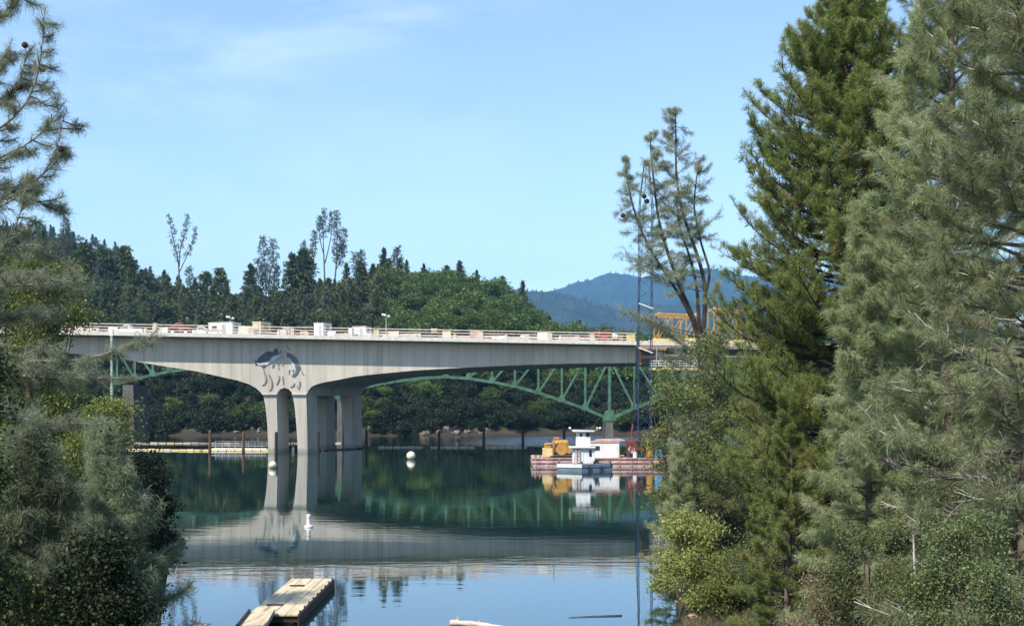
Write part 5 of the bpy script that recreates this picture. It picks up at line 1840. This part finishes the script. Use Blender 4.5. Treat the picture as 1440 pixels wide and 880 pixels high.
# the tall grey pines that stand out on the skyline, each its own shape
def sky_pine(px, pyb, d, stems, label, seed, K=9, ln=.6, wid=.1, nmat='far_grey', cat='tree', group=None, dens=1.0, bare_from=.3):
    b = at(px, pyb, d)
    gz = ground_z(b[0], d)
    b[2] = gz - .5
    root = empty('grey_pine', b, label, cat, group)
    P = Pine(seed); rg = P.rng
    for pl, r, t0, sp in stems:      # stem polyline in photo pixels, radius, where foliage starts, spread (m)
        pts_ = [at(x, y, d + rg.normal() * .4) for x, y in pl]
        T, L_ = smooth_path(pts_, 18)
        P.trunks.append((list(T), list(np.linspace(r, .05, 18))))
        n = int(L_ * 4.2 * dens * (1 - t0))
        for i in range(n):
            t = t0 + (1 - t0) * (i + rg.random()) / n
            f = t * 17; k = min(int(f), 16); f -= k
            p = T[k] * (1 - f) + T[k + 1] * f
            az = rg.random() * 6.283
            l = sp * rg.uniform(.45, 1.1) * (1.0 if t < .75 else (1.25 - t) * 2)
            el = rg.uniform(-.1, .7)
            dv = np.array([math.cos(az) * math.cos(el), math.sin(az) * math.cos(el), math.sin(el)])
            q = p + dv * l
            P.stick(p, q, .06, .025)
            for _ in range(5):
                P.tuft(q + rg.normal(size=3) * .32, unit(dv + [0, 0, .6]), .5 + rg.normal() * .2)
        P.tuft(T[-1], np.array([0, 0, 1.0]), .6)
    P.finish('grey_pine', root, M[nmat], M['bark'], K, ln, 1.0, .1, wid, .5, trunk_n=6, side=3)
    return root


sky_pine(252, 400, 440, [([(252, 402), (252, 385), (250, 360), (242, 330), (238, 303)], .32, .35, 1.5), ([(252, 375), (253, 350), (262, 322), (264, 302)], .25, .35, 1.3), ([(252, 383), (262, 362), (272, 340), (274, 320)], .22, .35, 1.2)],
         'thin open grey pine forked into three above the conifers', 5, dens=.75)
sky_pine(375, 420, 440, [([(374, 425), (374, 390), (371, 360), (369, 334)], .3, .15, 2.4), ([(376, 410), (380, 385), (385, 360), (383, 338)], .25, .15, 2.3), ([(372, 410), (366, 388), (362, 365)], .22, .2, 2.0), ([(376, 412), (389, 395), (390, 375)], .2, .2, 1.9)],
         'dense rounded grey pine standing alone above the conifers', 6, dens=1.7)
sky_pine(457, 400, 440, [([(457, 405), (456, 375), (455, 350), (454, 325), (456, 295)], .34, .62, 1.8), ([(457, 370), (462, 350), (467, 325), (466, 298)], .25, .6, 1.5), ([(456, 360), (449, 335), (450, 305)], .2, .65, 1.4)],
         'tallest bare stemmed grey pine with a tufted flat top', 7, dens=1.2)
sky_pine(472, 400, 437, [([(470, 405), (473, 370), (474, 340), (474, 305), (474, 297)], .34, .35, 1.7), ([(473, 368), (480, 345), (484, 322)], .25, .2, 1.8), ([(472, 380), (480, 365), (485, 345)], .2, .2, 1.6)],
         'tall grey pine right of the bare stemmed one', 8, dens=1.3)
sky_pine(436, 400, 438, [([(437, 405), (437, 375), (440, 350), (443, 325)], .28, .3, 1.6), ([(436, 390), (430, 365), (426, 340)], .22, .25, 1.5)],
         'shorter two stemmed grey pine left of the tallest pine', 9, dens=1.3)
sky_pine(559, 400, 430, [([(559, 430), (559, 390), (558, 365), (559, 348)], .3, .12, 2.5)], 'single pale grey pine rising before the oak hill', 11, dens=2.4)
sky_pine(503, 400, 436, [([(503, 420), (502, 385), (500, 355)], .26, .1, 2.6), ([(505, 410), (509, 380), (508, 353)], .2, .1, 2.0)], 'broad greyish pine between the tall pines and oak hill', 12, dens=1.8)
sky_pine(92, 350, 420, [([(92, 372), (92, 340), (92, 318), (91, 306)], .25, .2, 1.9)], 'lone pale grey pine on the left skyline', 13, dens=2.0)
sky_pine(268, 410, 436, [([(268, 415), (267, 395), (266, 376)], .22, .2, 1.5)], 'small grey pine at the foot of the forked pine', 14, dens=1.6)
for i, (px, yt, d, lab) in enumerate(((176, 348, 415, 'pointed conifer on the crest right of the lone grey pine'), (120, 342, 410, 'dark conifer on the left crest beside the lone grey pine'), (145, 352, 412, 'dark conifer midway down the left crest'),
                                      (410, 357, 425, 'pointed dark conifer left of the tall grey pines'), (428, 352, 428, 'second pointed dark conifer left of the tall grey pines'),
                                      (310, 378, 438, 'round topped conifer between the forked and dense pines'), (290, 384, 438, 'conifer just right of the forked pine'), (352, 372, 436, 'small pale conifer left of the dense grey pine'))):
    t = copy_tree(con[i % 4])
    x = (px - 720) * d / F
    z = ground_z(x, d)
    top = CAM_Z + (560 - yt) * d / F
    s_ = (top - z) / CH[i % 4]
    t.location = (x, d, z - .3); t.scale = (max(s_, .7) * 1.3, max(s_, .7) * 1.3, s_); t.rotation_euler = (0, 0, i * 1.7)
    for k_ in ('group',):
        if k_ in t: del t[k_]
    tag(t, lab, 'tree')

# boulders along the far shore
rk = []
import bmesh


def boulder(seed, r=1.0, m='rock'):
    bm = bmesh.new()
    bmesh.ops.create_icosphere(bm, subdivisions=3, radius=r)
    rg = np.random.default_rng(seed)
    pl = [(unit(rg.normal(size=3)), rg.uniform(.55, .9) * r) for _ in range(11)]
    for v in bm.verts:
        p = np.array(v.co)
        for n_, h_ in pl:
            s_ = p @ n_ - h_
            if s_ > 0: p -= n_ * s_ * .9
        p += .05 * r * math.sin(p[0] * 7 / r + seed) * np.array([1, .6, .8])
        v.co = p
    me = bpy.data.meshes.new('shore_boulder'); bm.to_mesh(me); bm.free()
    return link('shore_boulder', me, M[m])


protos = [boulder(i) for i in range(5)]
n = 0
for _ in range(70):
    px = rng.choice([rng.uniform(298, 372), rng.uniform(512, 562), rng.uniform(572, 700), rng.uniform(372, 470), rng.uniform(590, 670)])
    yy = 284 + rng.uniform(1.0, 4.0)
    x = (px - 720) * yy / F
    while ground_z(x, yy) < .1 and yy < 300: yy += .6
    z = ground_z(x, yy)
    o = protos[n] if n < 5 else protos[n % 5].copy()
    if n >= 5: COL.objects.link(o)
    s_ = rng.uniform(.35, 1.0)
    o.location = (x, yy, z + .1 * s_); o.scale = (s_ * rng.uniform(.9, 1.5), s_, s_ * rng.uniform(.6, 1.1)); o.rotation_euler = (rng.normal() * .3, rng.normal() * .3, rng.uniform(0, 6.28))
    tag(o, 'pale brown boulder among many along the far waterline', 'boulder', 'boulders along the far shore')
    n += 1

# ------------------------------------------------------------------ the right bank
# big green pine
gb_ = np.array([11.75, 40.0, 0]); gb_[2] = ground_z(gb_[0], gb_[1]) - .3
HG = 27.8 - gb_[2]


def prof_green(t):
    z = gb_[2] + HG * t
    return float(np.interp(z, [2, 4, 6, 9, 12, 15, 17.8, 20, 21.8, 23.3, 25, 27.8], [2.2, 3.6, 4.8, 5.1, 4.7, 4.4, 3.8, 2.8, 1.9, .85, .5, .2]))


pine_tree('green_pine', gb_, HG, 'large dark green pine with brown tipped tufts, its leader topping the frame', seed=24, r0=.26, nbr=430, t0=.07, prof=prof_green, elev=(-6, 55), up=.8, twig=.29,
          nt=18, sub=4, K=22, ln=.22, spread=1.25, droop=.05, wid=.014, back=.2, nmat='needle_green', bark='bark_dark', hue=.45, upv=.4, drop=.1)

# forked grey pine in the middle distance
d = 75.0
fb = at(990, 700, d); fb[2] = ground_z(fb[0], d) - .5
root = empty('forked_grey_pine', fb, 'open grey pine forked into several bare curving stems before the bridge end', 'tree')
P = Pine(31); rg = P.rng
stems = [([(990, 700), (988, 560), (985, 480), (972, 440), (950, 405), (925, 370), (905, 335), (890, 295), (881, 250), (879, 222)], .19, .56, 1.5),
         ([(985, 478), (975, 445), (962, 420), (950, 385), (935, 345), (925, 305), (920, 260), (915, 215), (914, 185)], .17, .32, 1.35),
         ([(987, 480), (990, 450), (994, 410), (985, 370), (970, 330), (955, 285), (950, 235), (951, 190), (949, 150)], .16, .4, 1.35),
         ([(984, 474), (982, 440), (980, 400), (970, 360), (955, 320), (950, 270)], .14, .45, 1.4),
         ([(990, 420), (1000, 385), (985, 340), (975, 290), (980, 245), (984, 225)], .1, .45, 1.25)]
for pl, r_, t0, sp in stems:
    dd = d + rg.normal() * .3
    pts_ = [at(x, y, dd + (i / len(pl)) * rg.uniform(-1.2, 1.2)) for i, (x, y) in enumerate(pl)]
    T, L_ = smooth_path(pts_, 26)
    P.trunks.append((list(T), list(np.linspace(r_, .03, 26))))
    n = int(L_ * 4.6 * (1 - t0))
    for i in range(n):
        t = t0 + (1 - t0) * (i + rg.random()) / n
        f = t * 25; k = min(int(f), 24); f -= k
        p = T[k] * (1 - f) + T[k + 1] * f
        az = rg.random() * 6.283
        l = sp * rg.uniform(.5, 1.25) * (1.0 if t < .7 else max(.35, 1 - (t - .7) * 2.0))
        P.branch(p, az, rg.uniform(-.6, .7), l * 1.25, .016, .4, .45, 8, .12, 3, .6, upv=.15, wig=.3)
for px, py in ((960, 640), (1010, 660), (960, 560), (1005, 560), (965, 520), (940, 470), (915, 455), (895, 445), (880, 440), (930, 500), (950, 490), (1000, 500), (1020, 470), (905, 380), (880, 360), (1010, 400), (1000, 540), (1015, 580), (985, 600), (970, 590), (1000, 620), (990, 570), (975, 545), (1020, 520), (955, 600)):
    q = at(px, py, d + rg.normal() * .5)
    s0 = at(987, min(690, py + 30), d)
    Pb, L_ = smooth_path([s0, (s0 + q) / 2 + np.array([0, 0, -.25]), q], 7)
    P.limb(Pb, .03, max(1.8, L_ * .9), .5, 24, .25, 4, .5, upv=.1)
for px, py in ((905, 276), (908, 270), (953, 301), (934, 336), (875, 303), (949, 222)):
    pass
P.finish('forked_grey_pine', root, M['needle_fork'], M['bark_dark'], 11, .3, 1.3, .35, .015, .45, trunk_n=8)
for px, py in ((906, 276), (910, 283), (953, 301), (934, 336), (876, 303)):
    q = at(px, py, d - .3)
    MB().lathe((q[0], q[1], q[2] - .16), [(.03, 0), (.14, .07), (.17, .17), (.12, .27), (.03, .33)], 10).build('cone', M['cone'], root)


def pine_at(px, d, top_py, label, seed, prof, **kw):
    x = (px - 720) * d / F
    z = ground_z(x, d) - .3
    top = CAM_Z + (560 - top_py) * d / F
    return pine_tree(kw.pop('name', 'grey_pine'), (x, d, z), top - z, label, seed=seed, prof=prof, **kw)


GK = dict(nmat='needle_grey', elev=(-8, 45), up=.5, twig=.36, nt=17, sub=4, K=30, ln=.25, spread=1.05, droop=.3, wid=.010, back=.4, hue=.5, upv=.2)
pine_at(1335, 32, -160, 'broad grey green pine right of the dark green pine, with pale twigs', 41, lambda t: 3.5 * (1 - .55 * t), r0=.24, nbr=170, t0=.06, bare_p=.32, **GK)
pine_at(1450, 23, -330, 'nearest grey pine at the right edge with many bare pale twigs', 42, lambda t: 3.4 * (1 - .5 * t), r0=.24, nbr=170, t0=.06, bare_p=.5, **GK)
pine_at(1218, 30, 285, 'young grey pine in front of the dark green pine', 43, lambda t: .4 + 1.9 * (1 - t), r0=.12, nbr=110, t0=.06, bare_p=.08, **GK)
pine_at(1300, 52, -150, 'tall sparse grey pine showing behind the top of the green pine', 44, lambda t: 3.2 * (1 - .6 * t), r0=.25, nbr=70, t0=.3, **{**GK, 'nt': 10})
pine_at(1500, 38, -250, 'grey pine behind the nearest one at the right edge', 45, lambda t: 4.2 * (1 - .5 * t), r0=.26, nbr=130, t0=.08, bare_p=.2, **{**GK, 'nt': 13, 'K': 30})
pine_at(952, 53, 628, 'small grey pine sapling leaning over the water', 46, lambda t: .5 + 1.5 * (1 - t), r0=.07, nbr=50, t0=.1, **{**GK, 'nt': 9})
pine_at(1110, 34, 560, 'small green pine low on the slope before the large pine', 47, lambda t: .4 + 1.6 * (1 - t), r0=.1, nbr=75, t0=.05, nmat='needle_green', elev=(-5, 50), up=.6, twig=.32, nt=12, sub=4, K=32, ln=.19, spread=1.1, droop=.05, wid=.011, back=.22, hue=.5, upv=.45)


def shrub(px, py_top, d, halfw_px, label, seed, lmat, n=22000, size=.07, bark='bark', name='shrub', hue=.5, depth=None, z_extra=0, asp=.6, nl=16, stems=3, cl=30, clr=.22, lift=.0, cat='shrub', r0=.05):
    x = (px - 720) * d / F
    z = ground_z(x, d) - .15
    top = CAM_Z + (560 - py_top) * d / F
    hw = halfw_px * d / F
    H = max(.6, top - z)
    rg = np.random.default_rng(seed)
    lob = []
    for i in range(nl):
        a = rg.random() * 6.283; rr = math.sqrt(rg.random())
        h = (lift + (1 - lift) * rg.random())
        k = math.sqrt(max(.12, 1 - (h - .35) ** 2 * 1.8))
        r_ = min(H, hw) * rg.uniform(.2, .38)
        lob.append((x + math.cos(a) * rr * hw * .8 * k, d + math.sin(a) * rr * (depth or hw) * .8, z + max(r_ * .6, h * (H - r_)), r_))
    return broad_tree(name, (x, d, z), lob, label, cat, seed, n, cl, clr, size, lmat, bark, r0, hue, .5, fill=.6, asp=asp, stems=stems, trunk_top=(x, d, z + H * .35))


shrub(975, 712, 46.6, 66, 'bright yellow green leafy bush overhanging the water at the right', 51, 'leaf_yellow', 30000, .1, hue=.6, nl=24, cl=22, clr=.2)
shrub(1045, 770, 44, 60, 'lower yellow green bush behind the shore stones', 52, 'leaf_yellow', 22000, .09, hue=.35, nl=18)
shrub(955, 505, 58, 62, 'slender leafy sapling with yellow green leaves before the bridge end', 53, 'leaf_yellow', 15000, .13, hue=.5, nl=30, cl=14, clr=.25, lift=.3, stems=1, name='leafy_tree', cat='tree', r0=.07)
shrub(1005, 455, 66, 55, 'olive leafed tree filling the gap under the forked pine', 64, 'leaf_olive', 20000, .12, hue=.6, nl=34, cl=16, clr=.28, lift=.2, stems=1, name='leafy_tree', cat='tree', r0=.08)
shrub(1372, 715, 19, 105, 'dense small leaved green bush at the lower right corner', 54, 'leaf_bush', 70000, .05, hue=.55, nl=34, clr=.14)
shrub(1225, 735, 24, 70, 'olive grey bush on the slope below the young grey pine', 55, 'leaf_olive', 36000, .05, hue=.65, nl=24, clr=.15)
shrub(1150, 800, 26, 60, 'brown dry brush bush low on the right slope', 56, 'leaf_brown', 20000, .05, hue=.45, nl=18, clr=.16)
shrub(1300, 800, 20, 45, 'dark olive bush beside the dead stump', 57, 'leaf_olive', 22000, .045, hue=.45, nl=16, clr=.12)
shrub(1330, 640, 27, 90, 'olive bush below the broad grey pine', 58, 'leaf_olive', 36000, .055, hue=.55, nl=26, clr=.2)
shrub(1440, 600, 28, 70, 'twiggy olive bush at the right edge', 59, 'leaf_olive', 26000, .055, hue=.5, nl=22, clr=.2)
shrub(1090, 690, 38, 70, 'olive bush under the large green pine', 60, 'leaf_olive', 26000, .07, hue=.5, nl=22, clr=.2)
shrub(1000, 640, 56, 55, 'olive bush behind the yellow green bush', 61, 'leaf_olive', 18000, .09, hue=.55, nl=20, clr=.25)
shrub(955, 560, 96, 40, 'leafy shore tree between barge and right bank', 62, 'leaf_olive', 12000, .14, hue=.6, nl=20, clr=.35)

for i, (px, py, d, hw) in enumerate(((1010, 700, 62, 45), (1060, 650, 58, 55), (985, 640, 82, 40), (1030, 620, 90, 50), (1080, 600, 75, 60), (1120, 640, 52, 60), (1170, 650, 46, 60), (1140, 720, 36, 55), (1060, 560, 110, 50), (1000, 600, 120, 40), (1190, 600, 60, 70), (1250, 620, 48, 70))):
    shrub(px, py, d, hw, 'olive shrub on the right shore slope among and behind the pines', 200 + i, 'leaf_olive' if i % 3 else 'leaf_bush', 12000, .05 + .0011 * d, hue=.5, nl=20, cl=18, clr=.18 + .002 * d)
for o_ in list(COL.objects):
    if o_.get('label') == 'olive shrub on the right shore slope among and behind the pines': o_['group'] = 'shrubs on the right shore slope'
# dead snag
x = (1286 - 720) * 23 / F
z = ground_z(x, 23) - .2
sn = empty('dead_snag', (x, 23, z), 'broken pale dead stem leaning among the lower right bushes', 'dead tree')
t0_ = at(1284, 735, 23); t1_ = at(1275, 770, 23.3)
Pt, _ = smooth_path([(x + .1, 23, z), ((x + t0_[0]) / 2 + .05, 23, (z + t0_[2]) / 2), tuple(t0_)], 10)
MB().tube(list(Pt), list(np.linspace(.05, .018, 10)), 7).build('trunk', M['twig'], sn)
MB().tube([Pt[4], Pt[4] + [-.25, .1, .35], Pt[4] + [-.3, .15, .7]], [.03, .02, .01], 5).build('branch', M['twig'], sn)
MB().tube([Pt[3], Pt[3] + [.3, -.1, .2], Pt[3] + [.7, -.2, .25]], [.025, .018, .008], 5).build('branch', M['twig'], sn)

# shore stones at the right
for i, (px, py, d, s_, lab) in enumerate(((990, 872, 46.5, .42, 'larger reddish stone at the right waterline'), (1014, 872, 46.8, .5, 'flat pale reddish stone right of the larger one'), (1036, 868, 47.5, .34, 'smallest reddish stone of the right waterline'),
                                          (975, 878, 45.6, .25, 'small wet stone leftmost at the right waterline'))):
    o = boulder(60 + i, 1.0, 'rock_red')
    x = (px - 720) * d / F
    o.location = (x, d, max(0.0, ground_z(x, d)) + .08); o.scale = (s_ * 1.3, s_, s_ * .6)
    tag(o, lab, 'stone')

# driftwood
d = 46.6
a = at(634, 873.5, d); a[2] = .12
b = np.array([a[0] + 2.3, d - .9, .05])
lg = empty('driftwood_log', (a + b) / 2, 'bleached driftwood log floating at the bottom of the picture', 'log')
Pt, _ = smooth_path([a, (a + b) / 2 + [0, .05, .06], b], 12)
MB().tube(list(Pt), list(np.linspace(.13, .09, 12) * (1 + .15 * np.sin(np.arange(12) * 2.1))), 9).build('trunk', M['drift'], lg, smooth=True)
MB().tube([Pt[1], Pt[1] + [.1, .0, .2], Pt[1] + [.02, 0, .3]], [.06, .045, .025], 6).build('branch', M['drift'], lg)
MB().tube([Pt[5], Pt[5] + [.15, .1, .16]], [.05, .02], 6).build('branch', M['drift'], lg)
d = 46.3
a = at(268, 874, d); a[2] = .3
br = empty('driftwood_branch', (a[0], d, 0), 'reddish dead branch sticking out of the water near the dock', 'branch')
MB().tube([(a[0] + 1.1, d - .4, -.1), (a[0] + .6, d - .1, .12), (a[0], d, .3)], [.06, .05, .02], 6).build('stem', M['rock_red'], br)
rg = np.random.default_rng(8)
for k in range(9):
    p0 = np.array([a[0] + rg.uniform(0, .9), d - .15, .15])
    v = unit(np.array([rg.normal() * .7, rg.normal() * .4, rg.uniform(.1, .8)])) * rg.uniform(.2, .5)
    MB().tube([p0, p0 + v * .6, p0 + v + [0, 0, .05]], [.022, .016, .006], 5).build('twig', M['rock_red'], br)

# ------------------------------------------------------------------ the left bank
# big grey pine whose trunk stands left of the frame; its limbs reach in
d = 24.0
xt = (-190 - 720) * d / F
zt = ground_z(xt, d) - .4
lp = empty('left_grey_pine', (xt, d, zt), 'tall grey pine at the left edge with long upswept limbs against the sky', 'tree')
P = Pine(71); rg = P.rng
T, L_ = smooth_path([(xt, d, zt), (xt + .2, d, zt + 6), (xt + .1, d + .2, zt + 12), (xt + .3, d, zt + 20), (xt + .3, d, zt + 25)], 26)
P.trunks.append((list(T), list(np.linspace(.34, .06, 26))))
limbs = [([(-190, 330), (-60, 215), (0, 180), (25, 172), (45, 153), (51, 131), (57, 102), (63, 41), (63, 12)], 23.4, 0.8, 1.0),
         ([(-190, 370), (-60, 245), (0, 221), (25, 213), (53, 200), (70, 184), (86, 150)], 24.6, .9, 1.0),
         ([(-190, 420), (-60, 300), (16, 278), (45, 272), (61, 262), (78, 229), (84, 208), (90, 160)], 24.2, .9, 1.1),
         ([(-190, 480), (-60, 410), (0, 360), (16, 335), (33, 307), (37, 278), (39, 238)], 23.0, .9, 1.0),
         ([(-190, 130), (-80, 60), (0, 30), (22, 10), (28, -30)], 23.8, .8, 1.0),
         ([(-190, 240), (-80, 150), (-20, 120), (5, 90), (15, 60)], 24.8, .8, 1.0),
         ([(-190, 300), (-80, 270), (0, 262), (30, 268), (60, 292), (92, 300)], 25.2, .9, 1.0),
         ([(-190, 470), (-60, 415), (0, 400), (53, 402), (85, 399), (115, 394)], 22.5, 1.0, 1.0),
         ([(-190, 500), (-60, 455), (0, 449), (40, 440), (62, 436), (80, 441)], 23.5, 1.0, 1.0),
         ([(-190, 540), (-60, 500), (20, 505), (90, 512), (150, 506), (177, 489), (205, 477), (222, 470)], 21.5, .95, 1.1),
         ([(-190, 560), (-60, 530), (0, 525), (60, 532), (105, 535), (140, 528), (170, 532)], 22.8, 1.0, 1.0),
         ([(-190, 600), (-60, 572), (10, 585), (60, 594), (90, 600), (125, 596)], 22.0, 1.0, 1.0),
         ([(-190, 430), (-60, 350), (0, 330), (30, 345), (70, 360)], 25.0, 1.0, 1.0),
         ([(-190, 200), (-70, 130), (-10, 150), (20, 140), (35, 100), (38, 75)], 25.4, .8, 1.0)]
for pl, dd, sc1, _ in limbs:
    dz = rg.uniform(-1, 1)
    n_ = len(pl)
    pts_ = [np.array(at(x, y, d + (dd - d) * min(1, i / 3))) for i, (x, y) in enumerate(pl)]
    pts_[0] = np.array([T[0][0] + .25, d, pts_[0][2]])
    Pb, L_ = smooth_path(pts_, 14)
    P.limb(Pb, .05, 1.3 * sc1, .36, 17, .4, 2, .5, bare_p=.05, upv=.2)
    for q_ in range(17):
        t = .42 + .56 * (q_ + rg.random()) / 17
        f = t * 13; k = min(int(f), 12); f -= k
        tg_ = Pb[k + 1] - Pb[k]
        a_ = math.atan2(tg_[1], tg_[0]) + rg.choice([-1, 1]) * rg.uniform(.5, 1.5)
        P.branch(Pb[k] * (1 - f) + Pb[k + 1] * f, a_, rg.uniform(-.3, .5), rg.uniform(.4, 1.0) * sc1 * (1.2 - .6 * t), .014, .5, .4, 6, .3, 2, .5, upv=.15, wig=.3)
for i in range(120):
    t = .12 + .88 * (i + rg.random()) / 120
    f = t * 25; k = min(int(f), 24); f -= k
    P.branch(T[k] * (1 - f) + T[k + 1] * f, rg.uniform(math.pi * .5, math.pi * 1.75), rg.uniform(-.1, .5), rg.uniform(1.8, 3.6), .05, .5, .36, 12, .25, 2, .5)
P.finish('left_grey_pine', lp, M['needle_fork'], M['bark_grey'], 12, .22, .9, .3, .008, .34)
for px, py in ((86, 210), (35, 64), (60, 98), (28, 122)):
    q = at(px, py, 23.8)
    MB().lathe((q[0], q[1], q[2] - .06), [(.02, 0), (.06, .03), (.07, .07), (.05, .11), (.02, .13)], 9).build('cone', M['cone'], lp)

pine_at(147, 17.5, 597, 'young grey pine with pointed leader in front of the left trees', 72, lambda t: .12 + 2.3 * (1 - t) ** 1.1, r0=.06, nbr=90, t0=.05, **{**GK, 'ln': .2, 'droop': .35, 'wid': .007, 'K': 24, 'nt': 16, 'upv': .2, 'nmat': 'needle_fork', 'hue': .12})
pine_at(45, 16.0, 610, 'young grey pine at the left edge beside the pointed one', 73, lambda t: .25 + 2.0 * (1 - t), r0=.06, nbr=90, t0=.05, **{**GK, 'ln': .2, 'droop': .35, 'wid': .007, 'K': 24, 'nt': 16, 'upv': .2, 'nmat': 'needle_fork', 'hue': .12})


def left_tree(px, py_top, py_bot, d, hw, label, seed, lmat, n, size, hue=.45, cl=26, clr=.25, nl=26, bark='bark', name='leafy_tree'):
    x = (px - 720) * d / F
    z = ground_z(x, d) - .2
    z1 = CAM_Z + (560 - py_top) * d / F; z0 = max(z + .2, CAM_Z + (560 - py_bot) * d / F)
    h = hw * d / F
    rg = np.random.default_rng(seed)
    lob = []
    for i in range(nl):
        a = rg.random() * 6.283; rr = math.sqrt(rg.random()); t = rg.random()
        k = math.sqrt(max(.15, 1 - (t - .4) ** 2 * 2))
        r_ = h * rg.uniform(.22, .36)
        lob.append((x + math.cos(a) * rr * h * .8 * k, d + math.sin(a) * rr * h * .7, z0 + r_ * .5 + t * max(.1, z1 - z0 - r_ * 1.5), r_))
    return broad_tree(name, (x, d, z), lob, label, 'tree', seed, n, cl, clr, size, lmat, bark, .14, hue, .5, fill=.55, stems=1, trunk_top=(x, d, z + (z1 - z) * .45))


left_tree(50, 345, 660, 42, 88, 'yellow green leafy tree behind the left pine limbs', 81, 'leaf_yellow', 36000, .1, hue=.25, nl=36)
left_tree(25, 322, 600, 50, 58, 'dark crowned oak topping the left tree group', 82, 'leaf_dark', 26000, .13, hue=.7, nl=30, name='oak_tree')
left_tree(150, 555, 700, 36, 55, 'small yellow green tree behind the pointed young pine', 83, 'leaf_yellow', 22000, .08, hue=.12, nl=24)
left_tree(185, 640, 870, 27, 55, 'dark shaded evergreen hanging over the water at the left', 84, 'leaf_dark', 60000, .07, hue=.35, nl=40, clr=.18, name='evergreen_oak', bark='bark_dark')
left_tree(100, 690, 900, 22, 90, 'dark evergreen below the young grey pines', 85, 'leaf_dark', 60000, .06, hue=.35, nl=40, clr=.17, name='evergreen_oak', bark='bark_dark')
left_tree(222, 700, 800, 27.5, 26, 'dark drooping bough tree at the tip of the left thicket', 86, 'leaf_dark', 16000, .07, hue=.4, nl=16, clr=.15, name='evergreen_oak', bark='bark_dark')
left_tree(140, 745, 930, 13.5, 62, 'low evergreen added as dark shade in front of the pointed young pine', 90, 'leaf_dark', 40000, .045, hue=.3, nl=30, clr=.12, name='evergreen_oak', bark='bark_dark')  # dark leaves added to fill in the shaded area at the lower left
shrub(30, 790, 15, 50, 'olive leaved bush in the lower left corner', 87, 'leaf_olive', 22000, .05, hue=.4, nl=18, clr=.12)
shrub(182, 868, 24, 18, 'bright leafed sprig at the foot of the left thicket', 88, 'leaf_yellow', 3000, .06, hue=.6, nl=8, clr=.1)
left_tree(-60, 420, 900, 13, 90, 'olive leaved tree cut by the left edge', 89, 'leaf_olive', 30000, .06, hue=.4, nl=30, clr=.15)

left_tree(-1050, 40, 600, 10, 480, 'broad shady oak on the left bank beside the viewer, out of frame', 93, 'leaf_dark', 30000, .12, hue=.6, nl=40, clr=.3, name='oak_tree')
# grass and brush on the near banks
rg = np.random.default_rng(99)
N = 60000
gx_ = np.concatenate([rg.uniform(3, 26, N), rg.uniform(-30, -4, N // 2)])
gy_ = np.concatenate([rg.uniform(12, 62, N), rg.uniform(12, 44, N // 2)])
gz_ = height(gx_, gy_)
k = gz_ > .25
Pg = np.stack([gx_, gy_, gz_], 1)[k]
dr_ = unit(rg.normal(size=Pg.shape) * .35 + np.array([0, 0, 1.0]))
V, Q, h = needles(rg, Pg, dr_, 4, .42, .6, .25, .014, .0, np.clip(.5 + .3 * wob(Pg[:, 0], Pg[:, 1], 2.5), 0, 1))
tag(quads('bank_grass', V, Q, M['grass'], None, hue=h), 'dry brown and green grass on the near banks', 'grass', kind='stuff')
